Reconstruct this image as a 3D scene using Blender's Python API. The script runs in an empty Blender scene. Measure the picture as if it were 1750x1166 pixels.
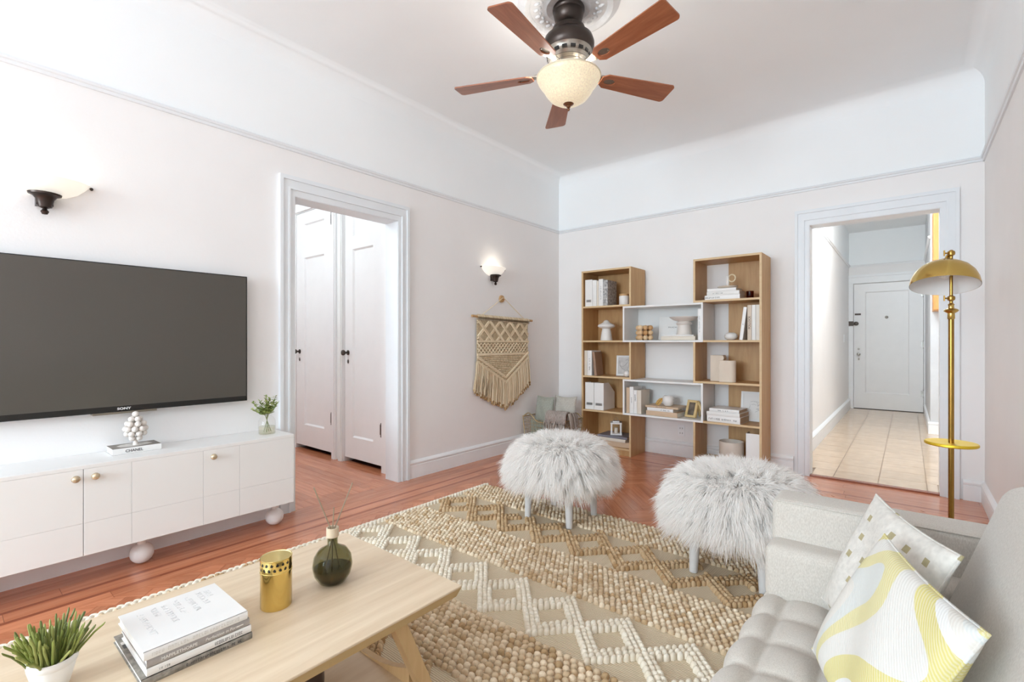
import bpy, bmesh, math, random
import numpy as np
from mathutils import Vector, Matrix, Euler

random.seed(7)
rng = np.random.default_rng(7)
PI = math.pi
R = math.radians
scene = bpy.context.scene
COL = scene.collection

# ------------------------------------------------------------------ camera
cam_d = bpy.data.cameras.new('camera')
cam_d.sensor_fit = 'HORIZONTAL'
cam_d.sensor_width = 36.0
cam_d.lens = 821.0 / 1750.0 * 36.0
cam_d.shift_y = 2.0 / 1750.0
cam_d.clip_start = 0.02
cam = bpy.data.objects.new('camera', cam_d)
cam.location = (0, 0, 1.15)
cam.rotation_euler = (R(90), 0, math.atan(677 / 821.0))
COL.objects.link(cam)
scene.camera = cam

# ------------------------------------------------------------------ colour management
vs = scene.view_settings
vs.view_transform = 'Standard'
vs.look = 'None'
vs.exposure = 0.31
vs.gamma = 1.0
vs.use_curve_mapping = False
# white rooms live on inter-reflection: let light bounce as often as it does
scene.cycles.max_bounces = 12
scene.cycles.diffuse_bounces = 8
scene.cycles.transparent_max_bounces = 24

# ------------------------------------------------------------------ daylight
world = bpy.data.worlds.new('sky')
scene.world = world
world.use_nodes = True
bg = world.node_tree.nodes['Background']
bg.inputs[0].default_value = (0.93, 0.97, 1.0, 1)
bg.inputs[1].default_value = 1.5


def area_light(name, loc, rot, sx, sy, power, col):
    l = bpy.data.lights.new(name, 'AREA')
    l.shape = 'RECTANGLE'
    l.size, l.size_y = sx, sy
    l.energy = power
    l.color = col
    o = bpy.data.objects.new(name, l)
    o.location = loc
    o.rotation_euler = rot
    COL.objects.link(o)
    return o


# room extents
XL, XR, YB, YF, ZC = -3.239, 0.424, 4.814, -4.40, 3.13
RAIL = 2.45
DAY = (0.735, 0.893, 1.0)
# daylight entering through the room's windows (two in the wall behind the camera)
area_light('window_daylight', (-2.50, YF + 0.02, 1.70), (R(90), 0, 0), 1.15, 1.65, 94, DAY)
area_light('window_daylight', (-1.25, YF + 0.02, 1.70), (R(90), 0, 0), 1.15, 1.65, 94, DAY)

# ------------------------------------------------------------------ materials
MATS = {}


def nodes_of(name):
    m = bpy.data.materials.new(name)
    m.use_nodes = True
    nt = m.node_tree
    return m, nt, nt.nodes['Principled BSDF'], nt.nodes, nt.links


def M(name, col, rough=0.55, metal=0.0, var=0.04, scale=6.0, bump=0.0, bscale=60.0, coat=0.0, spec=0.5,
      stretch=(1, 1, 1), emit=0.0, ecol=None, sheen=0.0, rand=0.0, trans=0.0):
    if name in MATS:
        return MATS[name]
    m, nt, p, N, L = nodes_of(name)
    tc = N.new('ShaderNodeTexCoord')
    mp = N.new('ShaderNodeMapping')
    mp.inputs['Scale'].default_value = stretch
    L.new(tc.outputs['Object'], mp.inputs[0])
    no = N.new('ShaderNodeTexNoise')
    no.inputs['Scale'].default_value = scale
    no.inputs['Detail'].default_value = 4
    L.new(mp.outputs[0], no.inputs['Vector'])
    cr = N.new('ShaderNodeValToRGB')
    c = np.array(col)
    cr.color_ramp.elements[0].position = 0.3
    cr.color_ramp.elements[1].position = 0.7
    cr.color_ramp.elements[0].color = (*np.clip(c * (1 - var), 0, 1), 1)
    cr.color_ramp.elements[1].color = (*np.clip(c * (1 + var), 0, 1), 1)
    L.new(no.outputs['Fac'], cr.inputs[0])
    out = cr.outputs[0]
    if rand:
        oi = N.new('ShaderNodeObjectInfo')
        hs = N.new('ShaderNodeHueSaturation')
        mr = N.new('ShaderNodeMapRange')
        mr.inputs['To Min'].default_value = 1 - rand
        mr.inputs['To Max'].default_value = 1 + rand
        L.new(oi.outputs['Random'], mr.inputs['Value'])
        L.new(mr.outputs[0], hs.inputs['Value'])
        L.new(out, hs.inputs['Color'])
        out = hs.outputs[0]
    L.new(out, p.inputs['Base Color'])
    p.inputs['Roughness'].default_value = rough
    p.inputs['Metallic'].default_value = metal
    p.inputs['Specular IOR Level'].default_value = spec
    p.inputs['Coat Weight'].default_value = coat
    p.inputs['Sheen Weight'].default_value = sheen
    p.inputs['Transmission Weight'].default_value = trans
    if emit:
        p.inputs['Emission Color'].default_value = (*(ecol or col), 1)
        p.inputs['Emission Strength'].default_value = emit
    if bump:
        n2 = N.new('ShaderNodeTexNoise')
        n2.inputs['Scale'].default_value = bscale
        n2.inputs['Detail'].default_value = 3
        L.new(mp.outputs[0], n2.inputs['Vector'])
        b = N.new('ShaderNodeBump')
        b.inputs['Strength'].default_value = bump
        b.inputs['Distance'].default_value = 0.01
        L.new(n2.outputs['Fac'], b.inputs['Height'])
        L.new(b.outputs[0], p.inputs['Normal'])
    MATS[name] = m
    return m


def wood(name, c1, c2, rough=0.35, stretch=(1, 12, 12), scale=3.0, rand=0.0, coat=0.0, island=False, c3=None, spec=0.5):
    if name in MATS:
        return MATS[name]
    m, nt, p, N, L = nodes_of(name)
    tc = N.new('ShaderNodeTexCoord')
    mp = N.new('ShaderNodeMapping')
    mp.inputs['Scale'].default_value = stretch
    L.new(tc.outputs['Object'], mp.inputs[0])
    vec = mp.outputs[0]
    val = None
    if rand:
        if island:
            src = N.new('ShaderNodeNewGeometry').outputs['Random Per Island']
        else:
            src = N.new('ShaderNodeObjectInfo').outputs['Random']
        ad = N.new('ShaderNodeVectorMath')
        ad.operation = 'MULTIPLY_ADD'
        ad.inputs[1].default_value = (1, 1, 1)
        cx = N.new('ShaderNodeCombineXYZ')
        ml = N.new('ShaderNodeMath')
        ml.operation = 'MULTIPLY'
        ml.inputs[1].default_value = 37.0
        L.new(src, ml.inputs[0])
        for k in range(3):
            L.new(ml.outputs[0], cx.inputs[k])
        L.new(vec, ad.inputs[0])
        L.new(cx.outputs[0], ad.inputs[2])
        vec = ad.outputs[0]
        val = src
    no = N.new('ShaderNodeTexNoise')
    no.inputs['Scale'].default_value = scale
    no.inputs['Detail'].default_value = 6
    no.inputs['Roughness'].default_value = 0.6
    no.inputs['Distortion'].default_value = 0.4
    L.new(vec, no.inputs['Vector'])
    cr = N.new('ShaderNodeValToRGB')
    cr.color_ramp.elements[0].position = 0.25
    cr.color_ramp.elements[1].position = 0.75
    cr.color_ramp.elements[0].color = (*c1, 1)
    cr.color_ramp.elements[1].color = (*c2, 1)
    L.new(no.outputs['Fac'], cr.inputs[0])
    out = cr.outputs[0]
    if val is not None:
        hs = N.new('ShaderNodeHueSaturation')
        mr = N.new('ShaderNodeMapRange')
        mr.inputs['To Min'].default_value = 1 - rand
        mr.inputs['To Max'].default_value = 1 + rand
        L.new(val, mr.inputs['Value'])
        L.new(mr.outputs[0], hs.inputs['Value'])
        L.new(out, hs.inputs['Color'])
        out = hs.outputs[0]
    L.new(out, p.inputs['Base Color'])
    p.inputs['Roughness'].default_value = rough
    p.inputs['Coat Weight'].default_value = coat
    p.inputs['Coat Roughness'].default_value = 0.12
    p.inputs['Specular IOR Level'].default_value = spec
    b = N.new('ShaderNodeBump')
    b.inputs['Strength'].default_value = 0.06
    b.inputs['Distance'].default_value = 0.01
    L.new(no.outputs['Fac'], b.inputs['Height'])
    L.new(b.outputs[0], p.inputs['Normal'])
    MATS[name] = m
    return m


def fabric(name, c1, c2, scale=220.0, rough=0.9, bump=0.25):
    """woven cloth: two crossed wave textures give the threads"""
    if name in MATS:
        return MATS[name]
    m, nt, p, N, L = nodes_of(name)
    tc = N.new('ShaderNodeTexCoord')
    no = N.new('ShaderNodeTexNoise')
    no.inputs['Scale'].default_value = scale
    no.inputs['Detail'].default_value = 2
    mp = N.new('ShaderNodeMapping')
    mp.inputs['Scale'].default_value = (1, 1, 0.35)
    L.new(tc.outputs['Object'], mp.inputs[0])
    L.new(mp.outputs[0], no.inputs['Vector'])
    cr = N.new('ShaderNodeValToRGB')
    cr.color_ramp.elements[0].position = 0.35
    cr.color_ramp.elements[1].position = 0.65
    cr.color_ramp.elements[0].color = (*c1, 1)
    cr.color_ramp.elements[1].color = (*c2, 1)
    L.new(no.outputs['Fac'], cr.inputs[0])
    L.new(cr.outputs[0], p.inputs['Base Color'])
    p.inputs['Roughness'].default_value = rough
    p.inputs['Specular IOR Level'].default_value = 0.2
    p.inputs['Sheen Weight'].default_value = 0.15
    b = N.new('ShaderNodeBump')
    b.inputs['Strength'].default_value = bump
    b.inputs['Distance'].default_value = 0.002
    L.new(no.outputs['Fac'], b.inputs['Height'])
    L.new(b.outputs[0], p.inputs['Normal'])
    MATS[name] = m
    return m


def toned(name, lo, hi, rough=0.9, bump=0.3):
    """colour from a per-piece 'tone' attribute (natural variation of dyed wool, cord, beads)"""
    if name in MATS:
        return MATS[name]
    m, nt, p, N, L = nodes_of(name)
    at = N.new('ShaderNodeAttribute')
    at.attribute_name = 'tone'
    cr = N.new('ShaderNodeValToRGB')
    cr.color_ramp.elements[0].color = (*lo, 1)
    cr.color_ramp.elements[1].color = (*hi, 1)
    L.new(at.outputs['Fac'], cr.inputs[0])
    L.new(cr.outputs[0], p.inputs['Base Color'])
    p.inputs['Roughness'].default_value = rough
    p.inputs['Specular IOR Level'].default_value = 0.15
    tc = N.new('ShaderNodeTexCoord')
    no = N.new('ShaderNodeTexNoise')
    no.inputs['Scale'].default_value = 260
    L.new(tc.outputs['Object'], no.inputs['Vector'])
    b = N.new('ShaderNodeBump')
    b.inputs['Strength'].default_value = bump
    b.inputs['Distance'].default_value = 0.003
    L.new(no.outputs['Fac'], b.inputs['Height'])
    L.new(b.outputs[0], p.inputs['Normal'])
    MATS[name] = m
    return m


def glass(name, col, rough=0.0, mix=0.35):
    """thin tinted glass: clear see-through tint plus gloss"""
    if name in MATS:
        return MATS[name]
    m = bpy.data.materials.new(name)
    m.use_nodes = True
    nt = m.node_tree
    N, L = nt.nodes, nt.links
    N.remove(N['Principled BSDF'])
    t = N.new('ShaderNodeBsdfTransparent')
    t.inputs[0].default_value = (*col, 1)
    g = N.new('ShaderNodeBsdfGlossy')
    g.inputs['Roughness'].default_value = 0.03
    fr = N.new('ShaderNodeFresnel')
    fr.inputs[0].default_value = 1.4
    mx = N.new('ShaderNodeMixShader')
    ge = N.new('ShaderNodeNewGeometry')
    iv = N.new('ShaderNodeMath')          # gloss only on the outer face of the thin wall
    iv.operation = 'SUBTRACT'
    iv.inputs[0].default_value = 1
    L.new(ge.outputs['Backfacing'], iv.inputs[1])
    ml = N.new('ShaderNodeMath')
    ml.operation = 'MULTIPLY'
    L.new(fr.outputs[0], ml.inputs[0])
    L.new(iv.outputs[0], ml.inputs[1])
    L.new(ml.outputs[0], mx.inputs[0])
    L.new(t.outputs[0], mx.inputs[1])
    L.new(g.outputs[0], mx.inputs[2])
    L.new(mx.outputs[0], N['Material Output'].inputs[0])
    MATS[name] = m
    return m


WALL = M('wall_paint', (0.875, 0.862, 0.855), 0.75, var=0.012, scale=3, bump=0.04, bscale=90, spec=0.2)
WHITE = M('ceiling_paint', (0.905, 0.928, 0.938), 0.8, var=0.01, scale=2, bump=0.03, bscale=70, spec=0.2)
TRIM = M('trim_paint', (0.80, 0.83, 0.855), 0.38, var=0.015, scale=8, bump=0.05, bscale=40)
BASE = M('baseboard_paint', (0.87, 0.88, 0.89), 0.4, var=0.015, scale=8, bump=0.08, bscale=30)
DOOR = M('door_paint', (0.88, 0.88, 0.88), 0.35, var=0.012, scale=7, bump=0.03, bscale=40)
OAKR = wood('parquet_oak', (0.45, 0.145, 0.066), (0.68, 0.28, 0.148), 0.20, (1, 14, 14), 3.0, rand=0.13, coat=0.25)
OAKR_S = wood('parquet_oak_joined', (0.45, 0.145, 0.066), (0.68, 0.28, 0.148), 0.20, (3, 3, 10), 3.0, rand=0.13, coat=0.25, island=True)
INLAY = wood('parquet_inlay', (0.27, 0.075, 0.035), (0.38, 0.12, 0.06), 0.25, (1, 10, 10), 3.0, coat=0.2)
FBASE = M('subfloor', (0.10, 0.03, 0.018), 0.6)
CONS = M('console_lacquer', (0.84, 0.83, 0.815), 0.4, var=0.008, scale=4)
BLACK = M('black_plastic', (0.012, 0.011, 0.011), 0.25)
BRONZE = M('oiled_bronze', (0.060, 0.046, 0.040), 0.33, 0.85, var=0.25, scale=9)
BRASS = M('brass', (0.62, 0.43, 0.13), 0.22, 1.0, var=0.06, scale=6)
BRASS_D = M('aged_brass', (0.40, 0.24, 0.06), 0.25, 1.0, var=0.1, scale=6)
SOFA = fabric('sofa_linen', (0.49, 0.45, 0.40), (0.585, 0.545, 0.49), 420, bump=.15)
OAK = wood('light_oak', (0.46, 0.25, 0.095), (0.60, 0.37, 0.165), 0.5, (8, 8, 1), 3.0)
OAKE = wood('light_oak_edge', (0.62, 0.43, 0.23), (0.70, 0.52, 0.30), 0.5, (2, 8, 8), 3.0)
OAKT = wood('pale_oak_top', (0.63, 0.48, 0.32), (0.78, 0.64, 0.47), 0.42, (14, 1, 14), 2.2)
OAKL = wood('pale_oak_leg', (0.55, 0.36, 0.17), (0.68, 0.48, 0.26), 0.45, (10, 10, 1), 2.5)
SHELFW = M('shelf_white', (0.80, 0.80, 0.79), 0.45, var=0.01)
PAPER = M('paper_white', (0.83, 0.82, 0.80), 0.6, var=0.015)
PAGES = M('book_pages', (0.70, 0.66, 0.58), 0.8, var=0.08, scale=3, stretch=(1, 1, 220))
INK = M('ink_dark', (0.03, 0.03, 0.035), 0.6)
INKG = M('ink_grey', (0.25, 0.25, 0.25), 0.6)
CERAM = M('white_ceramic', (0.80, 0.78, 0.75), 0.45, var=0.03)
CREAM = M('cream_ceramic', (0.72, 0.64, 0.54), 0.55, var=0.04)
FUR = M('white_fur', (0.995, 0.976, 0.956), 0.7, var=0.004, scale=9, spec=0.15)
_n = FUR.node_tree
_tr = _n.nodes.new('ShaderNodeBsdfTranslucent')
_tr.inputs[0].default_value = (1, .982, .962, 1)
_mx = _n.nodes.new('ShaderNodeMixShader')
_mx.inputs[0].default_value = .55
_n.links.new(_n.nodes['Principled BSDF'].outputs[0], _mx.inputs[1])
_n.links.new(_tr.outputs[0], _mx.inputs[2])
_n.links.new(_mx.outputs[0], _n.nodes['Material Output'].inputs[0])
GREYLEG = M('grey_painted_wood', (0.68, 0.67, 0.66), 0.4)


# ------------------------------------------------------------------ geometry helpers
class MB:
    def __init__(s):
        s.v, s.f, s.t = [], [], []
        s.n = 0

    def add(s, v, f, tone=0.5, mat=None):
        v = np.asarray(v, float)
        if mat is not None:
            m = np.array(mat)
            v = v @ m[:3, :3].T + m[:3, 3]
        s.v.append(v)
        n = s.n
        s.f.extend([tuple(i + n for i in q) for q in f])
        s.t.append(np.full(len(v), tone))
        s.n += len(v)
        return s

    def box(s, x0, x1, y0, y1, z0, z1, mat=None, tone=0.5):
        v = [(x, y, z) for z in (z0, z1) for y in (y0, y1) for x in (x0, x1)]
        f = [(0, 2, 3, 1), (4, 5, 7, 6), (0, 1, 5, 4), (2, 6, 7, 3), (0, 4, 6, 2), (1, 3, 7, 5)]
        return s.add(v, f, tone, mat)

    def bbox(s, x0, x1, y0, y1, z0, z1, b=0.004, seg=2, mat=None):
        bm = bmesh.new()
        bmesh.ops.create_cube(bm, size=1)
        for q in bm.verts:
            q.co = Vector((x0 + (q.co.x + .5) * (x1 - x0), y0 + (q.co.y + .5) * (y1 - y0), z0 + (q.co.z + .5) * (z1 - z0)))
        bmesh.ops.bevel(bm, geom=list(bm.edges), offset=b, segments=seg, profile=0.5, affect='EDGES')
        return s.bm(bm, mat)

    def bm(s, bm, mat=None):
        bm.verts.index_update()
        v = [tuple(q.co) for q in bm.verts]
        f = [tuple(q.index for q in fa.verts) for fa in bm.faces]
        bm.free()
        return s.add(v, f, 0.5, mat)

    def prism(s, poly, axis, a, b, mat=None, tone=0.5):
        """extrude a 2D polygon along axis ('x': poly=(y,z), 'y': (x,z), 'z': (x,y))"""
        n = len(poly)
        mk = {'x': lambda p, t: (t, p[0], p[1]), 'y': lambda p, t: (p[0], t, p[1]), 'z': lambda p, t: (p[0], p[1], t)}[axis]
        v = [mk(p, a) for p in poly] + [mk(p, b) for p in poly]
        f = [tuple(range(n)), tuple(range(2 * n - 1, n - 1, -1))]
        f += [(i, i + n, (i + 1) % n + n, (i + 1) % n) for i in range(n)]
        return s.add(v, f, tone, mat)

    def lathe(s, prof, n=32, c=(0, 0, 0), mat=None, sx=1, sy=1, a0=0, a1=2 * PI, tone=0.5):
        full = abs(a1 - a0 - 2 * PI) < 1e-6
        m = n if full else n + 1
        v = []
        for r, z in prof:
            for i in range(m):
                a = a0 + (a1 - a0) * i / n
                v.append((c[0] + sx * r * math.cos(a), c[1] + sy * r * math.sin(a), c[2] + z))
        f = []
        for k in range(len(prof) - 1):
            for i in range(n):
                j = (i + 1) % m
                f.append((k * m + i, k * m + j, (k + 1) * m + j, (k + 1) * m + i))
        if full:
            if prof[0][0] > 1e-5:
                f.append(tuple(range(m - 1, -1, -1)))
            if prof[-1][0] > 1e-5:
                b = (len(prof) - 1) * m
                f.append(tuple(range(b, b + m)))
        return s.add(v, f, tone, mat)

    def shell(s, prof, n=32, c=(0, 0, 0), mat=None, sx=1, sy=1):
        """open lathe, no caps"""
        v, f = [], []
        for r, z in prof:
            for i in range(n):
                a = 2 * PI * i / n
                v.append((c[0] + sx * r * math.cos(a), c[1] + sy * r * math.sin(a), c[2] + z))
        for k in range(len(prof) - 1):
            for i in range(n):
                j = (i + 1) % n
                f.append((k * n + i, k * n + j, (k + 1) * n + j, (k + 1) * n + i))
        return s.add(v, f, 0.5, mat)

    def sphere(s, c, r, n=16, k=10, tone=0.5, mat=None):
        rx, ry, rz = (r, r, r) if np.isscalar(r) else r
        v = [(c[0], c[1], c[2] - rz)]
        for j in range(1, k):
            t = PI * j / k
            for i in range(n):
                a = 2 * PI * i / n
                v.append((c[0] + rx * math.sin(t) * math.cos(a), c[1] + ry * math.sin(t) * math.sin(a), c[2] - rz * math.cos(t)))
        v.append((c[0], c[1], c[2] + rz))
        f = [(0, 1 + (i + 1) % n, 1 + i) for i in range(n)]
        for j in range(k - 2):
            b = 1 + j * n
            f += [(b + i, b + (i + 1) % n, b + n + (i + 1) % n, b + n + i) for i in range(n)]
        b = 1 + (k - 2) * n
        f += [(b + i, b + (i + 1) % n, len(v) - 1) for i in range(n)]
        return s.add(v, f, tone, mat)

    def tube(s, pts, r, n=8, tone=0.5, mat=None, closed=False):
        P = [Vector(p) for p in pts]
        k = len(P)
        rr = [r] * k if np.isscalar(r) else list(r)
        v = []
        up = Vector((0.03, 0.07, 1))
        for i in range(k):
            if closed:
                t = P[(i + 1) % k] - P[i - 1]
            else:
                t = P[min(i + 1, k - 1)] - P[max(i - 1, 0)]
            t.normalize()
            a = t.cross(up)
            if a.length < 1e-3:
                a = t.cross(Vector((1, 0, 0)))
            a.normalize()
            b = t.cross(a)
            for j in range(n):
                an = 2 * PI * j / n
                q = P[i] + (a * math.cos(an) + b * math.sin(an)) * rr[i]
                v.append(tuple(q))
        f = []
        for i in range(k if closed else k - 1):
            i2 = (i + 1) % k
            for j in range(n):
                j2 = (j + 1) % n
                f.append((i * n + j, i2 * n + j, i2 * n + j2, i * n + j2))
        if not closed:
            f.append(tuple(range(n)))
            f.append(tuple(range((k - 1) * n + n - 1, (k - 1) * n - 1, -1)))
        return s.add(v, f, tone, mat)

    def mesh(s, name, smooth=None, tone=False):
        me = bpy.data.meshes.new(name)
        v = np.concatenate(s.v) if s.v else np.zeros((0, 3))
        me.from_pydata(v.tolist(), [], s.f)
        bm = bmesh.new()
        bm.from_mesh(me)
        if len(bm.faces) < 60000:
            bmesh.ops.recalc_face_normals(bm, faces=bm.faces)
        bm.to_mesh(me)
        bm.free()
        if tone:
            at = me.attributes.new('tone', 'FLOAT', 'POINT')
            at.data.foreach_set('value', np.concatenate(s.t).astype(np.float32))
        if smooth is not None:
            me.polygons.foreach_set('use_smooth', [True] * len(me.polygons))
            if smooth < 179:
                me.set_sharp_from_angle(angle=R(smooth))
        me.update()
        return me

    def build(s, name, mat, parent=None, smooth=None, tone=False, loc=None, kind=None, label=None):
        me = s.mesh(name, smooth, tone)
        me.materials.append(mat)
        return link(name, me, parent, loc, kind, label)


def link(name, me, parent=None, loc=None, kind=None, label=None, rot=None):
    o = bpy.data.objects.new(name, me)
    COL.objects.link(o)
    if parent is not None:
        o.parent = parent
    if loc is not None:
        o.location = loc
    if rot is not None:
        o.rotation_euler = rot
    if kind:
        o['kind'] = kind
    if label:
        o['label'] = label
    return o


def thing(name, label, cat, loc=(0, 0, 0), rot=(0, 0, 0), group=None):
    o = bpy.data.objects.new(name, None)
    o.empty_display_size = 0.1
    COL.objects.link(o)
    o.location = loc
    o.rotation_euler = rot if not np.isscalar(rot) else (0, 0, rot)
    tag(o, label, cat, group)
    return o


def tag(o, label, cat, group=None):
    o['label'] = label
    o['category'] = cat
    if group:
        o['group'] = group
    return o


def struct(o, label=None):
    o['kind'] = 'structure'
    if label:
        o['label'] = label
    return o


def text_into(mb, s, size, mat, font_shear=0.0, align='LEFT', depth=0.0006, spacing=1.0, bold=0.0, sx=1.0):
    """lettering as thin raised print; text lies in local XY, facing +Z, then mat"""
    cu = bpy.data.curves.new('lettering', 'FONT')
    cu.body = s
    cu.size = size
    cu.extrude = depth / 2
    cu.shear = font_shear
    cu.align_x = align
    cu.align_y = 'CENTER'
    cu.space_character = spacing
    cu.offset = bold
    cu.resolution_u = 3
    o = bpy.data.objects.new('lettering_tmp', cu)
    COL.objects.link(o)
    dg = bpy.context.evaluated_depsgraph_get()
    dg.update()
    me = bpy.data.meshes.new_from_object(o.evaluated_get(dg))
    v = [(q.co.x * sx, q.co.y, q.co.z) for q in me.vertices]
    f = [tuple(p.vertices) for p in me.polygons]
    bpy.data.objects.remove(o)
    bpy.data.curves.remove(cu)
    bpy.data.meshes.remove(me)
    mb.add(v, f, 0.5, mat)
    return mb


FACE_MY = Matrix.Rotation(R(90), 4, 'X')          # text plane XY -> XZ, facing -Y


def T(x, y, z):
    return Matrix.Translation((x, y, z))


def copy_thing(o, loc, label, group=None, rot=None):
    c = o.copy()
    COL.objects.link(c)
    c.location = loc
    if rot is not None:
        c.rotation_euler = rot
    c['label'] = label
    if group:
        c['group'] = group
    for ch in list(o.children):
        d = ch.copy()
        COL.objects.link(d)
        d.parent = c
        for g in ch.children:
            e = g.copy()
            COL.objects.link(e)
            e.parent = d
    return c


def clip_poly(poly, x0, x1, y0, y1):
    def cl(P, ins, inter):
        out = []
        for i in range(len(P)):
            a, b = P[i - 1], P[i]
            if ins(b):
                if not ins(a):
                    out.append(inter(a, b))
                out.append(b)
            elif ins(a):
                out.append(inter(a, b))
        return out

    def ix(v):
        return lambda a, b: (v, a[1] + (b[1] - a[1]) * (v - a[0]) / (b[0] - a[0]))

    def iy(v):
        return lambda a, b: (a[0] + (b[0] - a[0]) * (v - a[1]) / (b[1] - a[1]), v)
    for ins, it in ((lambda p: p[0] >= x0, ix(x0)), (lambda p: p[0] <= x1, ix(x1)), (lambda p: p[1] >= y0, iy(y0)), (lambda p: p[1] <= y1, iy(y1))):
        poly = cl(poly, ins, it)
        if len(poly) < 3:
            return []
    return poly


def parea(p):
    return abs(sum(p[i - 1][0] * p[i][1] - p[i][0] * p[i - 1][1] for i in range(len(p)))) / 2


# ================================================================== ROOM SHELL
# ---- floor with parquet
RUGX0, RUGX1, RUGY0, RUGY1 = -2.60, 0.25, -0.75, 2.83
floor = struct(MB().box(XL - 0.16, XR + 0.1, YF - 0.1, YB + 0.04, -0.12, -0.006).build('floor', FBASE), 'red-brown oiled parquet floor with strip border')


def plank(poly, ang, parent, mat=None, stuff=None, z1=0.0):
    c = np.mean(np.array(poly), axis=0)
    ca, sa = math.cos(-ang), math.sin(-ang)
    loc = [((p[0] - c[0]) * ca - (p[1] - c[1]) * sa, (p[0] - c[0]) * sa + (p[1] - c[1]) * ca) for p in poly]
    # shrink slightly for the joint
    g = 0.0007
    loc = [(x - math.copysign(g, x), y - math.copysign(g, y)) for x, y in loc]
    if stuff is not None:
        stuff.prism([(p[0] * math.cos(ang) - p[1] * math.sin(ang) + c[0], p[0] * math.sin(ang) + p[1] * math.cos(ang) + c[1]) for p in loc], 'z', -0.012, z1)
        return
    me = MB().prism(loc, 'z', -0.012, z1).mesh('plank')
    me.materials.append(mat or OAKR)
    link('plank', me, parent, (c[0], c[1], 0), rot=(0, 0, ang))


# border strips along the left wall and along the back wall
bx = [XL, -3.15, -3.06, -2.97, -2.945, -2.86, -2.835, -2.76]
for i in range(len(bx) - 1):
    inlay = (bx[i + 1] - bx[i]) < 0.03
    y = YF - 0.0 - (0.37 * i) % 0.9
    while y < YB:
        ln = 1.25 + 0.35 * ((i * 7 + int(y * 10)) % 3) / 2
        pl = clip_poly([(bx[i], y), (bx[i + 1], y), (bx[i + 1], y + ln), (bx[i], y + ln)], XL, 9, YF, YB)
        if pl and parea(pl) > 1e-4:
            c = np.mean(pl, axis=0)
            q = [(p[0], p[1]) for p in pl]
            plank([(p[0], p[1]) for p in q], R(90), floor, INLAY if inlay else OAKR)
        y += ln
by = [4.30, 4.375, 4.40, 4.50, 4.60, 4.70, YB]
for i in range(len(by) - 1):
    inlay = (by[i + 1] - by[i]) < 0.03
    x = -2.76 - (0.41 * i) % 0.8
    while x < XR:
        ln = 1.2
        pl = clip_poly([(x, by[i]), (x + ln, by[i]), (x + ln, by[i + 1]), (x, by[i + 1])], -2.76, XR, 0, YB)
        if pl and parea(pl) > 1e-4:
            plank(pl, 0.0, floor, INLAY if inlay else OAKR)
        x += ln
# herringbone field, laid at 45 degrees
BL, BW = 0.36, 0.072
cells = []
c45, s45 = math.cos(R(45)), math.sin(R(45))
for i in range(-60, 60):
    for j in range(-14, 14):
        for k in (0, 1):
            # classic herringbone lattice in rotated frame
            ox = i * BW + j * BL
            oy = i * BW - j * BL
            if k == 0:
                rc = [(ox, oy), (ox + BL, oy), (ox + BL, oy + BW), (ox, oy + BW)]
            else:
                rc = [(ox + BL, oy + BW - BL), (ox + BL + BW, oy + BW - BL), (ox + BL + BW, oy + BW), (ox + BL, oy + BW)]
            w = [(p[0] * c45 - p[1] * s45 - 1.4, p[0] * s45 + p[1] * c45 + 2.4) for p in rc]
            cw = clip_poly(w, -2.76, XR, YF, 4.30)
            if cw and parea(cw) > 3e-4:
                mx = np.mean(np.array(cw), axis=0)
                inside = RUGX0 + .1 < mx[0] < RUGX1 - .1 and RUGY0 + .1 < mx[1] < RUGY1 - .15
                if not inside:
                    cells.append((math.hypot(mx[0], mx[1]), cw, R(45) if k == 0 else R(135)))
seen = [c for c in cells if np.mean([p[1] for p in c[1]]) > 0.0 and np.mean([p[0] for p in c[1]]) < 0.3]
rest = [c for c in cells if not (np.mean([p[1] for p in c[1]]) > 0.0 and np.mean([p[0] for p in c[1]]) < 0.3)]
seen.sort(key=lambda c: c[0])
for d, pl, a in seen[:245]:
    plank(pl, a, floor)
stuff = MB()
for d, pl, a in seen[245:] + rest:
    plank(pl, a, floor, stuff=stuff)
stuff.build('plank_field', OAKR_S, floor, kind='stuff')

# ---- left wall with doorway
LY0, LY1, LZ = 1.585, 2.445, 2.145
w = MB()
w.box(XL - 0.15, XL, YF, LY0, 0, RAIL).box(XL - 0.15, XL, LY1, YB + 0.15, 0, RAIL).box(XL - 0.15, XL, LY0, LY1, LZ, RAIL)
wall_left = struct(w.build('wall_left', WALL))
MB().box(XL - 0.15, XL, YF, YB + 0.15, RAIL, ZC + 0.05).build('frieze', WHITE, wall_left)
# ---- back wall with doorway
BX0, BX1, BZ = -0.656, 0.186, 2.155
w = MB()
w.box(XL, BX0, YB, YB + 0.15, 0, RAIL).box(BX1, XR + 0.13, YB, YB + 0.15, 0, RAIL).box(BX0, BX1, YB, YB + 0.15, BZ, RAIL)
wall_back = struct(w.build('wall_back', WALL))
MB().box(XL, XR + 0.13, YB, YB + 0.15, RAIL, ZC + 0.05).build('frieze', WHITE, wall_back)
# ---- right wall
w = MB().box(XR, XR + 0.13, YF, YB, 0, RAIL)
wall_right = struct(w.build('wall_right', WALL))
MB().box(XR, XR + 0.13, YF, YB, RAIL, ZC + 0.05).build('frieze', WHITE, wall_right)
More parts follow.
